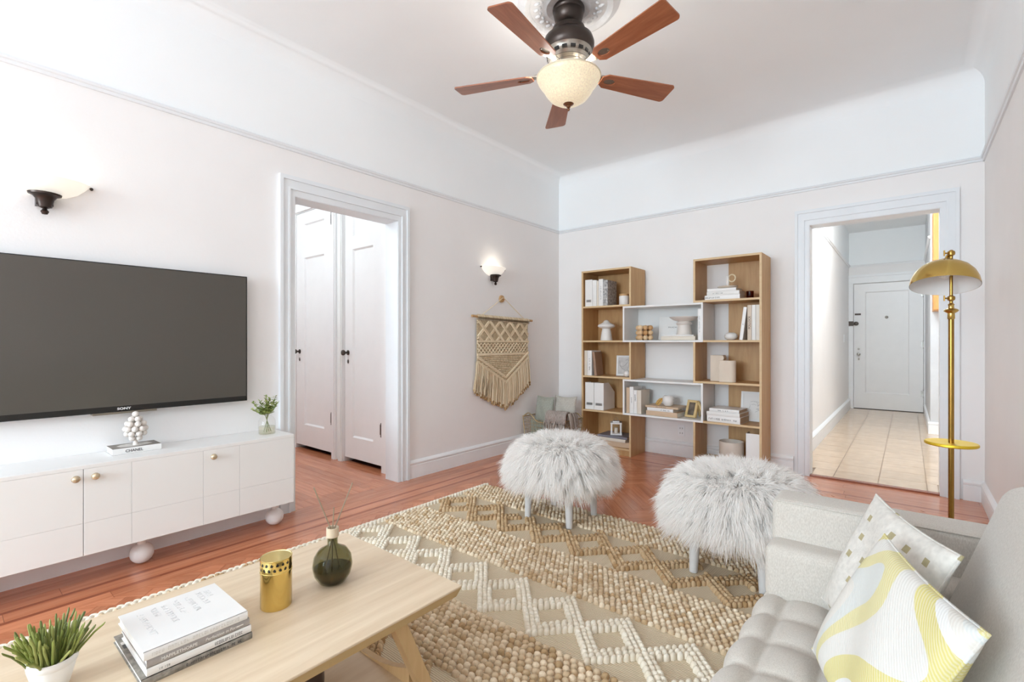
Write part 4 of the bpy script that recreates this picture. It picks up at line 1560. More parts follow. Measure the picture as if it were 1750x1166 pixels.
# fourth right
z = ZT[1]
BK = M('book_kraft', (.50, .36, .24), .7)
book('book', 'thick white lettered book at the bottom of the fourth right stack', (-1.405, 4.478, z), .285, .24, .055, COVW, rot=(0, 0, R(-4)), text='~20', tsize=.38, pages=BK)
book('book', 'white book in the middle of the fourth right stack', (-1.408, 4.478, z + .0555), .285, .235, .034, M('cover_offwhite', (.78, .77, .74), .4), rot=(0, 0, R(-4)), pages=BK)
book('book', 'white book on top of the fourth right stack', (-1.385, 4.480, z + .090), .255, .22, .030, COVW, rot=(0, 0, R(-3)), text='~13', tsize=.45, pages=BK)
t = thing('picture_frame', 'white framed pencil sketch leaning behind the fourth right book stack', 'picture frame', (-1.078, 4.70, z + .0025), (R(-9), 0, 0), 'framed drawings on the bookcase')
W_, H_ = .205, .265
fr_ = MB()
fr_.box(-W_ / 2, W_ / 2, 0, .014, 0, .02).box(-W_ / 2, W_ / 2, 0, .014, H_ - .02, H_).box(-W_ / 2, -W_ / 2 + .02, 0, .014, .02, H_ - .02).box(W_ / 2 - .02, W_ / 2, 0, .014, .02, H_ - .02)
fr_.build('frame', FW, t)
MB().box(-W_ / 2 + .018, W_ / 2 - .018, .006, .010, .018, H_ - .018).build('art_print', PAPER, t)
m = MB()
random.seed(5)
for k in range(14):
    a = random.uniform(0, PI)
    c = (random.uniform(-.06, .06), random.uniform(.08, .18))
    m.tube([(c[0] - .02 * math.cos(a), .005, c[1] - .02 * math.sin(a)), (c[0] + .006, .005, c[1] + .006), (c[0] + .02 * math.cos(a), .005, c[1] + .02 * math.sin(a))], .0008, 4)
m.build('drawn_lines', INKG, t)
# bottom right
z = ZT[0]
t = thing('plant_pot', 'wide cream cylinder pot on the bottom right shelf', 'pot', (-1.225, 4.585, z))
MB().lathe([(0, 0), (.098, 0), (.102, .005), (.102, .185), (.096, .185), (.095, .02), (0, .02)], 40).build('pot_body', M('pot_cream', (.70, .63, .55), .6, var=.03), t, smooth=40)
file_box('white magazine file on the bottom right shelf', -1.078, -.972, z, .29, .24)

# ================================================================== WIRE BASKET IN THE CORNER
WIRE = M('basket_wire', (.50, .40, .24), .35, .8)
t = thing('wire_basket', 'brass wire basket holding cushions in the corner', 'basket', (-2.925, 4.225, 0), R(0))
bw, bd, bh = .275, .16, .36
m = MB()
for k in range(9):
    z = .02 + k * (bh - .05) / 8
    f_ = .88 + .12 * k / 8
    m.tube([(-bw * f_, -bd * f_, z), (bw * f_, -bd * f_, z), (bw * f_, bd * f_, z), (-bw * f_, bd * f_, z)], .002, 5, closed=True)
for k in range(13):
    u = -1 + 2 * k / 12
    for s_ in (-1, 1):
        m.tube([(u * bw * .88, s_ * bd * .88, .02), (u * bw, s_ * bd, bh - .03)], .002, 5)
for k in range(9):
    u = -1 + 2 * k / 8
    for s_ in (-1, 1):
        m.tube([(s_ * bw * .88, u * bd * .88, .02), (s_ * bw, u * bd, bh - .03)], .002, 5)
m.build('wire_mesh', WIRE, t, kind='stuff')
m = MB()
rim = []
for s_, y in ((-1, -bd), (1, bd)):
    seq = np.linspace(-1, 1, 25) if s_ < 0 else np.linspace(1, -1, 25)
    for u in seq:
        rise = .055 * math.exp(-((u + .72) / .22) ** 2) + .055 * math.exp(-((u - .72) / .22) ** 2) - .03 * max(0, 1 - (abs(u) / .5) ** 4)
        rim.append((u * bw, y, bh - .02 + rise))
m.tube(rim, .007, 8, closed=True)
m.build('basket_rim', WIRE, t, smooth=60)
for s_ in (-1, 1):
    for q in (-1, 1):
        MB().tube([(s_ * bw * .88, q * bd * .88, .0), (s_ * bw, q * bd, bh)], .006, 8).build('corner_post', WIRE, t, smooth=60)


def pillow_mesh(w_, h_, t_, n=22, pinch=.07, name='pillow', sag=0):
    us = np.sin(np.linspace(-PI / 2, PI / 2, n + 1))
    v, f = [], []
    for s_ in (1, -1):
        for j in range(n + 1):
            for i in range(n + 1):
                u, q = us[i], us[j]
                e = (max(0, 1 - u ** 4) * max(0, 1 - q ** 4)) ** .42
                x = u * w_ / 2 * (1 - pinch * (1 - q * q))
                y = q * h_ / 2 * (1 - pinch * (1 - u * u))
                z = s_ * t_ / 2 * e + .006 * math.sin(5 * u + 3 * q) * e
                v.append((x, y, z - sag * q * q))
    N_ = (n + 1) ** 2
    for s_ in (0, 1):
        for j in range(n):
            for i in range(n):
                a = s_ * N_ + j * (n + 1) + i
                q = (a, a + 1, a + n + 2, a + n + 1)
                f.append(q if s_ == 0 else q[::-1])
    bm = bmesh.new()
    me = bpy.data.meshes.new(name)
    me.from_pydata(v, [], f)
    bm.from_mesh(me)
    bmesh.ops.remove_doubles(bm, verts=bm.verts, dist=1e-5)
    bmesh.ops.recalc_face_normals(bm, faces=bm.faces)
    bm.to_mesh(me)
    bm.free()
    me.polygons.foreach_set('use_smooth', [True] * len(me.polygons))
    return me


def pillow(name, label, loc, rot, w_, h_, t_, mat, seam=None, cat='cushion', pinch=.07, group=None):
    o = thing(name, label, cat, loc, rot, group)
    me = pillow_mesh(w_, h_, t_, pinch=pinch)
    me.materials.append(mat)
    link('cushion_cover', me, o)
    pts = []
    for u in np.linspace(-1, 1, 17)[:-1]:
        pts.append((u * w_ / 2, -h_ / 2 * (1 - pinch * (1 - u * u)), 0))
    for u in np.linspace(-1, 1, 17)[:-1]:
        pts.append((w_ / 2 * (1 - pinch * (1 - u * u)), u * h_ / 2, 0))
    for u in np.linspace(1, -1, 17)[:-1]:
        pts.append((u * w_ / 2, h_ / 2 * (1 - pinch * (1 - u * u)), 0))
    for u in np.linspace(1, -1, 17)[:-1]:
        pts.append((-w_ / 2 * (1 - pinch * (1 - u * u)), u * h_ / 2, 0))
    MB().tube(pts, .0028, 6, closed=True).build('seam', seam or mat, o, smooth=60)
    return o


SAGE = fabric('sage_cloth', (.30, .31, .26), (.42, .43, .37), 160)
SAND = fabric('sand_cloth', (.45, .42, .37), (.58, .55, .49), 160)
pillow('cushion', 'sage green cushion standing in the wire basket', (-3.030, 4.225, .385), (R(82), 0, R(-6)), .245, .36, .075, SAGE, group='cushions in the wire basket')
pillow('cushion', 'sand coloured cushion with pointed corners in the wire basket', (-2.810, 4.290, .400), (R(82), 0, R(3)), .265, .36, .07, SAND, pinch=.10, group='cushions in the wire basket')
pillow('cushion', 'grey-green folded cushion lying low in the wire basket', (-3.035, 4.122, .215), (R(90), 0, R(0)), .20, .22, .045, fabric('moss_cloth', (.24, .26, .20), (.36, .38, .31), 160), group='cushions in the wire basket')
t = thing('throw_blanket', 'taupe throw blanket with tassels hanging over the basket rim', 'blanket', (-2.80, 4.17, 0))
TH = fabric('taupe_throw', (.30, .25, .22), (.44, .38, .34), 120, bump=.6)
m = MB()
n = 16
v, f = [], []
pathz = [(-.02, .20), (-.02, .30), (-.03, .385), (-.055, .428), (-.10, .436), (-.135, .415), (-.148, .33)]
for i, (yy, zz) in enumerate(pathz):
    for j in range(n + 1):
        x = -.08 + (.19 if i < 3 else .25) * j / n
        v.append((x, yy + .006 * math.sin(j * 1.7 + i), zz + .006 * math.sin(j * 2.3 + i * .6)))
for i in range(len(pathz) - 1):
    for j in range(n):
        a = i * (n + 1) + j
        f.append((a, a + 1, a + n + 2, a + n + 1))
bm = bmesh.new()
me = bpy.data.meshes.new('blanket_cloth')
me.from_pydata(v, [], f)
me.polygons.foreach_set('use_smooth', [True] * len(me.polygons))
me.materials.append(TH)
o = link('blanket_cloth', me, t)
sol = o.modifiers.new('thickness', 'SOLIDIFY')
sol.thickness = .012
m = MB()
random.seed(9)
for j in range(26):
    x = -.08 + .25 * j / 25
    z0_ = .345
    m.tube([(x, -.152, z0_), (x + random.uniform(-.01, .01), -.158, z0_ - .03), (x + random.uniform(-.015, .015), -.158, z0_ - random.uniform(.08, .13))], [.006, .0065, .004], 6, tone=random.random())
for j in range(10):
    y = -.10 + .14 * j / 9
    m.tube([(.175, y, .43), (.20, y - .01, .39), (.205 + random.uniform(0, .02), y - .015, .27 + random.uniform(0, .04))], [.006, .0065, .004], 6, tone=random.random())
m.build('tassels', toned('tassel_taupe', (.24, .19, .16), (.50, .44, .39), .9, .2), t, smooth=60, tone=True)
# ================================================================== COFFEE TABLE
TX0, TX1, TY0, TY1, TZ = -1.712, -1.062, -0.16, 1.045, .40
tbl = thing('coffee_table', 'low pale oak coffee table with splayed legs and a lower shelf', 'coffee table', (-1.387, .4425, 0))
tx, ty = -1.387, .4425
hx_, hy_ = (TX1 - TX0) / 2, (TY1 - TY0) / 2
MB().bbox(-hx_, hx_, -hy_, hy_, TZ - .007, TZ, .002).build('table_top', OAKT, tbl)
v = [(sx * (hx_ - i), sy * (hy_ - i), z) for z, i in ((TZ - .007, .001), (TZ - .034, .012)) for sx, sy in ((-1, -1), (1, -1), (1, 1), (-1, 1))]
MB().add(v, [(0, 1, 2, 3), (7, 6, 5, 4)] + [(i, i + 4, (i + 1) % 4 + 4, (i + 1) % 4) for i in range(4)]).build('bevelled_edge', wood('honey_oak_edge', (.50, .335, .15), (.62, .45, .23), .45, (8, 1, 8), 2.5), tbl)


def bar(p0, p1, w_, d_, axis=Vector((1, 0, 0))):
    """rectangular bar from p0 to p1, w_ across axis, d_ along it"""
    p0, p1 = Vector(p0), Vector(p1)
    t_ = (p1 - p0).normalized()
    a = (axis - t_ * axis.dot(t_)).normalized()
    b = t_.cross(a)
    v = []
    for p in (p0, p1):
        for sa, sb in ((-1, -1), (1, -1), (1, 1), (-1, 1)):
            v.append(tuple(p + a * sa * d_ / 2 + b * sb * w_ / 2))
    return v, [(0, 3, 2, 1), (4, 5, 6, 7), (0, 1, 5, 4), (1, 2, 6, 5), (2, 3, 7, 6), (3, 0, 4, 7)]


for sx_ in (-1, 1):
    for sy_ in (-1, 1):
        v, f = bar((sx_ * .272, sy_ * .395, TZ - .034), (sx_ * .255, sy_ * .552, 0.0095), .042, .034)
        vv = [(x, y, min(max(z, .0095), TZ - .0345)) for x, y, z in v]
        MB().add(vv, f).build('leg', OAKL, tbl)
MB().bbox(-.235, .235, -.47, .47, .105, .123, .003).build('lower_shelf', OAKT, tbl)
for sy_ in (-1, 1):
    m = MB()
    n = 18
    v, f = [], []
    for k in range(n + 1):
        u = -1 + 2 * k / n
        x = u * .238
        arc = .050 * (abs(u) ** 2.2)
        for yy, zz in ((.488, .072), (.488, .128 + arc), (.468, .128 + arc), (.468, .072)):
            v.append((x, sy_ * yy, zz))
    for k in range(n):
        for j in range(4):
            a = k * 4 + j
            b = k * 4 + (j + 1) % 4
            f.append((a, b, b + 4, a + 4))
    f += [(0, 1, 2, 3), tuple(n * 4 + j for j in (3, 2, 1, 0))]
    m.add(v, f).build('curved_stretcher', OAKL, tbl, smooth=30)

# ---- on the lower shelf
t = thing('dark_mug', 'dark brown stoneware cup on the lower shelf of the coffee table', 'cup', (-1.330, .690, .1237))
MB().lathe([(0, 0), (.040, 0), (.044, .006), (.046, .05), (.044, .105), (.040, .105), (.041, .05), (.038, .012), (0, .01)], 28).build('cup_body', M('dark_stoneware', (.055, .030, .022), .35, var=.2), t, smooth=50)
MB().lathe([(0, .02), (.040, .02), (0, .0202)], 24).build('cup_inside', BLACK, t)
book('book', 'grey book lying on the lower shelf beside the dark cup', (-1.24, .42, .1237), .20, .22, .03, COVN, rot=(0, 0, R(90)))

# ---- on the table top
BXF = -1.282
COVL = M('cover_linen_grey', (.36, .33, .31), .6, var=.08, scale=60)
COVS = M('cover_stone', (.26, .235, .20), .6, var=.35, scale=70)
INKW = M('ink_white', (.80, .78, .74), .6)
INKP = M('ink_pale', (.58, .58, .58), .6)


def bottom_extra(o):
    MB().box(.004, .055, .165, .185, .0161, .0165).build('cover_print', M('print_charcoal', (.07, .065, .06), .5), o)
    MB().box(.004, .03, .186, .20, .0161, .0165).build('cover_print', M('print_pale', (.66, .62, .58), .4), o)


G4 = None
book('book', 'stone-grey patterned book at the bottom of the coffee table stack', (BXF, .292, TZ), .228, .245, .016, COVS, rot=(0, 0, R(90)), text='~26', ink=INK, tsize=.5, tx=.62, pages=PAPER, extra=bottom_extra)


def script_marks(o):
    m = MB()
    marks(m, 14, .010, T(.165, -.0024, .009) @ FACE_MY, .45)
    marks(m, 7, .007, T(.035, -.0024, .008) @ FACE_MY, .5)
    m.build('lettering', INKG, o)


book('book', 'white book second from the bottom of the coffee table stack', (BXF - .002, .302, TZ + .0172), .216, .215, .018, COVW, rot=(0, 0, R(90)), extra=script_marks, pages=PAPER)


def mapp(o):
    m = MB()
    text_into(m, 'MAPPLETHORPE', .0098, T(.026, -.0024, .0088) @ FACE_MY, bold=.00012)
    text_into(m, 'Perfection in Form', .0098, T(.113, -.0024, .0088) @ FACE_MY, font_shear=.2)
    m.box(.182, .197, -.0026, -.0022, .0075, .0100)
    m.build('lettering', INKW, o)


book('book', 'grey-brown spined book second from the top of the coffee table stack', (BXF - .002, .302, TZ + .0362), .212, .21, .0175, COVL, rot=(0, 0, R(90)), extra=mapp, pages=PAPER)


def dotted(o):
    m = MB()
    rows = [(10, .030), (4, .058), (8, .080), (7, .105), (7, .132), (6, .158), (3, .176)]
    for k, (n_, x) in enumerate(rows):
        rr = random.Random(k)
        h = .0135
        y = .195 - (0 if k % 2 else .006)
        for q in range(n_):
            yy = y - q * h
            for c in range(6):
                if rr.random() > .35:
                    ax, ay = rr.choice([(0, 0), (1, 0), (0, 1), (1, 1), (.5, 0), (.5, 1), (0, .5), (1, .5)])
                    bx_, by_ = rr.choice([(0, 0), (1, 0), (0, 1), (1, 1), (.5, .5)])
                    m.tube([(x + ax * .011, yy - ay * .008, .0193), (x + bx_ * .011 + 1e-5, yy - by_ * .008, .0193)], .00032, 4)
                    m.sphere((x + ax * .011, yy - ay * .008, .0193), .0008, 5, 3)
    m.build('cover_dots', INKP, o)
    m = MB()
    marks(m, 30, .010, T(.105, -.0022, .0095) @ FACE_MY)
    m.build('lettering', M('ink_faint', (.66, .64, .60), .6), o)


book('book', 'white book with dotted line lettering on top of the coffee table stack', (BXF, .296, TZ + .0547), .213, .22, .019, COVW, rot=(0, 0, R(90)), extra=dotted, pages=PAPER)

# gold candle holder with pierced rim
t = thing('candle_holder', 'polished gold candle holder with a pierced rim on the coffee table', 'candle holder', (-1.392, .630, TZ))
GOLD = M('polished_gold', (.80, .62, .22), .10, 1.0, var=.04)
m = MB()
m.lathe([(0, 0), (.040, 0), (.0415, .002), (.0415, .098), (.0425, .100), (.0425, .103), (.0415, .104)], 40)
m.build('holder_body', GOLD, t, smooth=40)
m = MB()
N_, H0, H1 = 72, .104, .138
# pierced band: grid with round openings
rows_, cols_ = 12, 160
v, f = [], []
for j in range(rows_ + 1):
    for i in range(cols_):
        a = 2 * PI * i / cols_
        v.append((.0415 * math.cos(a), .0415 * math.sin(a), H0 + (H1 - H0) * j / rows_))
for j in range(rows_):
    for i in range(cols_):
        a = 2 * PI * (i + .5) / cols_
        z = (j + .5) / rows_ * (H1 - H0)
        hole = False
        for rowi, zc in ((0, .0095), (1, .0235)):
            per = 2 * PI / 18
            u = ((a + rowi * per / 2) % per - per / 2) * .0415
            if u * u + (z - zc) ** 2 < .0040 ** 2:
                hole = True
        if not hole:
            f.append((j * cols_ + i, j * cols_ + (i + 1) % cols_, (j + 1) * cols_ + (i + 1) % cols_, (j + 1) * cols_ + i))
m.add(v, f)
m.build('pierced_band', GOLD, t, smooth=179)
MB().lathe([(.0420, .1365), (.0425, .138), (.0420, .140), (.0405, .138)], 40).build('rim', GOLD, t, smooth=50)
MB().shell([(.0402, .139), (.0400, .105), (.0398, .09), (0, .089)], 36).build('inner_glass', M('frosted_white', (.78, .78, .78), .5), t, smooth=40)
MB().shell([(.0409, .1045), (.0409, .1365)], 36).build('dark_lining', BLACK, t, smooth=60)

# reed diffuser bottle
t = thing('reed_diffuser', 'round smoky green glass reed diffuser bottle on the coffee table', 'diffuser', (-1.385, .800, TZ))
SMOKE = glass('smoky_glass', (.66, .66, .54))
body = [(0, .001), (.028, .001), (.040, .008), (.054, .030), (.0595, .056), (.055, .084), (.042, .104), (.022, .115), (.0155, .120), (.0150, .150)]
MB().shell(body + [(max(r - .003, 0), z + (.003 if z < .06 else 0)) for r, z in reversed(body)], 44).build('bottle', SMOKE, t, smooth=60)
MB().lathe([(0, .005), (.028, .005), (.052, .032), (.0555, .050), (0, .050)], 40).build('oil', M('diffuser_oil', (.20, .135, .06), .2, trans=.6), t, smooth=50)
MB().lathe([(.0165, .143), (.0185, .145), (.0185, .172), (.0165, .173), (.0140, .172), (.0140, .145)], 28).build('collar', M('collar_wood', (.62, .50, .36), .5), t, smooth=40)
for k, (dx, dy, zt) in enumerate(((-.018, -.052, .305), (.004, .002, .235), (.012, .062, .30))):
    MB().tube([(-dx * .55, -dy * .5, .012), (dx * .05, dy * .08, .165), (dx, dy, zt)], .0020, 6).build('reed', M('reed_brown', (.30, .22, .14), .7), t)

# succulent in a white pot
t = thing('potted_succulent', 'green finger-leaved succulent in a white pot on the coffee table', 'plant', (-1.437, .170, TZ))
MB().lathe([(0, 0), (.026, 0), (.029, .004), (.036, .030), (.041, .050), (.0405, .055), (.037, .055), (.036, .046), (0, .044)], 36).build('pot', M('pot_white', (.84, .83, .81), .45), t, smooth=40)
tilt = Matrix.Rotation(R(6), 4, 'Y')
MB().lathe([(.0410, .057), (.0425, .059), (.0425, .072), (.0410, .074), (.0385, .072), (.0385, .059)], 36, mat=tilt).build('band', M('band_ribbon', (.78, .76, .73), .6), t, smooth=40)
SUC = [M('succulent_green_%d' % k, c, .45, var=.22, scale=35) for k, c in enumerate(((.22, .26, .055), (.34, .37, .11), (.15, .18, .045)))]
random.seed(21)
for k in range(120):
    a = random.uniform(0, 2 * PI)
    r0 = .033 * math.sqrt(random.random())
    out = (r0 / .033)
    ln = random.uniform(.055, .100) * (1.08 - .12 * out)
    sp = .004 + .020 * out + random.uniform(0, .010)
    if k % 11 == 0:
        sp += .032
    p0 = Vector((r0 * math.cos(a), r0 * math.sin(a), .044))
    p3 = p0 + Vector((sp * math.cos(a + random.uniform(-.5, .5)), sp * math.sin(a + random.uniform(-.5, .5)), ln))
    p1 = p0.lerp(p3, .35) + Vector((random.uniform(-.002, .002), random.uniform(-.002, .002), .006))
    p2 = p0.lerp(p3, .72) + Vector((random.uniform(-.002, .002), random.uniform(-.002, .002), .004))
    rad = random.uniform(.0021, .0030)
    MB().tube([p0, p1, p2, p0.lerp(p3, .94), p3], [rad * .8, rad, rad, rad * .9, rad * .45], 7).build('leaf', SUC[k % 3], t, smooth=60)

# ================================================================== RUG
rug = thing('woven_rug', 'cream chunky looped wool rug with diamond bands', 'rug', (-1.2, 1.2, 0))
rx, ry = -1.2, 1.2
m, nt, p, N, L = nodes_of('rug_flatweave')
tc = N.new('ShaderNodeTexCoord')
wv = N.new('ShaderNodeTexWave')
wv.bands_direction = 'Y'
wv.inputs['Scale'].default_value = 38
wv.inputs['Distortion'].default_value = .4
L.new(tc.outputs['Object'], wv.inputs['Vector'])
cr = N.new('ShaderNodeValToRGB')
cr.color_ramp.elements[0].color = (.56, .45, .31, 1)
cr.color_ramp.elements[1].color = (.74, .63, .47, 1)
L.new(wv.outputs['Fac'], cr.inputs[0])
L.new(cr.outputs[0], p.inputs['Base Color'])
p.inputs['Roughness'].default_value = .95
p.inputs['Specular IOR Level'].default_value = .1
bb = N.new('ShaderNodeBump')
bb.inputs['Strength'].default_value = .6
bb.inputs['Distance'].default_value = .004
L.new(wv.outputs['Fac'], bb.inputs['Height'])
L.new(bb.outputs[0], p.inputs['Normal'])
FLAT = m
MB().box(RUGX0 - rx, RUGX1 - rx, RUGY0 - ry, RUGY1 - ry, 0.0005, .009).build('flatweave_backing', FLAT, rug)
# one loop: elongated dome
LN, LK = 7, 4
lv_, lf_ = [], []
for j in range(LK):
    t_ = PI / 2 * j / LK
    for i in range(LN):
        a = 2 * PI * i / LN
        lv_.append((math.cos(t_) ** .7 * math.cos(a), math.cos(t_) ** .7 * math.sin(a), math.sin(t_)))
lv_.append((0, 0, 1))
for j in range(LK - 1):
    for i in range(LN):
        lf_.append((j * LN + i, j * LN + (i + 1) % LN, (j + 1) * LN + (i + 1) % LN, (j + 1) * LN + i))
for i in range(LN):
    lf_.append(((LK - 1) * LN + i, (LK - 1) * LN + (i + 1) % LN, LK * LN))
lv_ = np.array(lv_)
lf_np = lf_


FEET = [(tx + i * .255, ty + j * .548, .052) for i in (-1, 1) for j in (-1, 1)]
FEET += [(cx0 + i * .160, cy0 + j * .150, .052) for cx0, cy0 in ((-1.760, 2.640), (-.655, 2.555)) for i in (-1, 1) for j in (-1, 1)]


class Loops:
    def __init__(s):
        s.c = []

    def add(s, x, y, ang, a, b, h, tone):
        # pile is pressed flat where a furniture foot stands
        if any((x - fx_) ** 2 + (y - fy_) ** 2 < r_ * r_ for fx_, fy_, r_ in FEET):
            return
        s.c.append((x, y, ang, a, b, h, tone))

    def build(s, name, mat):
        C_ = np.array(s.c)
        n_ = len(C_)
        k = len(lv_)
        ca, sa = np.cos(C_[:, 2])[:, None], np.sin(C_[:, 2])[:, None]
        X_ = lv_[:, 0][None] * C_[:, 3][:, None]
        Y_ = lv_[:, 1][None] * C_[:, 4][:, None]
        V = np.stack([X_ * ca - Y_ * sa + C_[:, 0][:, None] - rx, X_ * sa + Y_ * ca + C_[:, 1][:, None] - ry, .008 + lv_[:, 2][None] * C_[:, 5][:, None]], -1).reshape(-1, 3)
        quads = np.array([q for q in lf_np if len(q) == 4])
        tris = np.array([q for q in lf_np if len(q) == 3])
        off = (np.arange(n_) * k)[:, None, None]
        Q = (quads[None] + off).reshape(-1, 4)
        Tt = (tris[None] + off).reshape(-1, 3)
        me = bpy.data.meshes.new(name)
        me.vertices.add(len(V))
        me.vertices.foreach_set('co', V.astype(np.float32).ravel())
        loops = np.concatenate([Q.ravel(), Tt.ravel()])
        me.loops.add(len(loops))
        me.loops.foreach_set('vertex_index', loops.astype(np.int32))
        starts = np.concatenate([np.arange(len(Q)) * 4, len(Q) * 4 + np.arange(len(Tt)) * 3])
        me.polygons.add(len(starts))
        me.polygons.foreach_set('loop_start', starts.astype(np.int32))
        me.update(calc_edges=True)
        me.polygons.foreach_set('use_smooth', np.ones(len(starts), bool))
        at = me.attributes.new('tone', 'FLOAT', 'POINT')
        at.data.foreach_set('value', np.repeat(C_[:, 6], k).astype(np.float32))
        me.validate()
        me.materials.append(mat)
        return link(name, me, rug, kind='stuff')


WOOLC = toned('wool_cream', (.54, .38, .22), (.84, .73, .56), .95, .4)
WOOLB = toned('wool_tan', (.40, .25, .12), (.66, .50, .32), .95, .4)
WOOLW = toned('wool_ivory', (.72, .63, .49), (.86, .80, .68), .95, .4)
XV0, XV1, YV0 = RUGX0 + .012, -0.275, -0.35       # loops are built where the rug is not under the sofa


def plain(name, y0, y1, mat, sp=.0235, size=1.0, bias=.5):
    lo = Loops()
    XV1 = RUGX1 - .012 if y0 > 1.8 else -0.275
    ny = max(1, int(round((y1 - y0) / sp)))
    nx = int((XV1 - XV0) / (sp * 1.18))
    for j in range(ny):
        y = y0 + (j + .5) * (y1 - y0) / ny
        edge = j in (0, ny - 1)
        for i in range(nx):
            x = XV0 + (i + .5 + .5 * (j % 2)) * sp * 1.18
            lo.add(x + rng.uniform(-.003, .003), y + rng.uniform(-.003, .003), R(25) + rng.uniform(-.45, .45), sp * .58 * size, sp * .43 * size, .018 * size + rng.uniform(-.002, .002),
                   np.clip(rng.normal(bias, .36), 0, 1))
    return lo.build(name, mat)


def diamonds(name, y0, y1, mat, pitch=.262, phase=0.0, bias=.5):
    lo = Loops()
    XV1 = RUGX1 - .012 if y0 > 1.8 else -0.275
    yc, hy = (y0 + y1) / 2, (y1 - y0) / 2
    k0 = int((XV0 - phase) / pitch) - 1
    k1 = int((XV1 - phase) / pitch) + 1
    hx = pitch * .56
    for k in range(k0, k1 + 1):
        xc = phase + k * pitch
        for s_ in (1.0, .80, .62):
            n_ = max(4, int(2 * (hx * s_ + hy * s_) / .0235))
            per = 2 * math.hypot(hx * s_, hy * s_)
            for side in range(4):
                cs = [(1, 0), (0, 1), (-1, 0), (0, -1)]
                a_, b_ = cs[side], cs[(side + 1) % 4]
                ln = math.hypot(hx * s_, hy * s_)
                nn = max(3, int(ln / .0225))
                for q in range(nn):
                    u = q / nn
                    x = xc + hx * s_ * (a_[0] * (1 - u) + b_[0] * u)
                    y = yc + hy * s_ * (a_[1] * (1 - u) + b_[1] * u)
                    if not (XV0 <= x <= XV1):
                        continue
                    if abs(y - yc) > hy * 1.0:
                        continue
                    an = math.atan2(hy * (b_[1] - a_[1]), hx * (b_[0] - a_[0]))
                    lo.add(x + rng.uniform(-.0015, .0015), y + rng.uniform(-.0015, .0015), an + R(35), .0165, .0122, .023 + rng.uniform(-.002, .002), np.clip(rng.normal(bias, .25), 0, 1))
    return lo.build(name, mat)


plain('loop_band', 2.545, RUGY1 - .012, WOOLC)
diamonds('diamond_band', 2.185, 2.520, WOOLB, phase=-1.38, bias=.45)
plain('loop_band', 1.835, 2.170, WOOLC, bias=.5)
diamonds('diamond_band', 1.485, 1.805, WOOLW, phase=-1.14, bias=.55)
plain('loop_band', 1.135, 1.470, toned('wool_oat', (.48, .33, .18), (.80, .66, .48), .95, .4), sp=.026, size=1.05, bias=.55)
diamonds('diamond_band', .79, 1.115, WOOLB, phase=-1.30, bias=.4)
plain('loop_band', .44, .77, WOOLC)
diamonds('diamond_band', .09, .42, WOOLW, phase=-1.14)
plain('loop_band', YV0, .07, WOOLC)
# braided ivory edge along the long side
lo = Loops()
y = YV0 + .0
i = 0
while y < RUGY1:
    lo.add(RUGX0 + .004 + .012 * (i % 2), y, R(90) + (R(28) if i % 2 else R(-28)), .022, .012, .020, np.clip(rng.normal(.7, .2), 0, 1))
    y += .0145
    i += 1
lo.build('braided_edge', WOOLW)

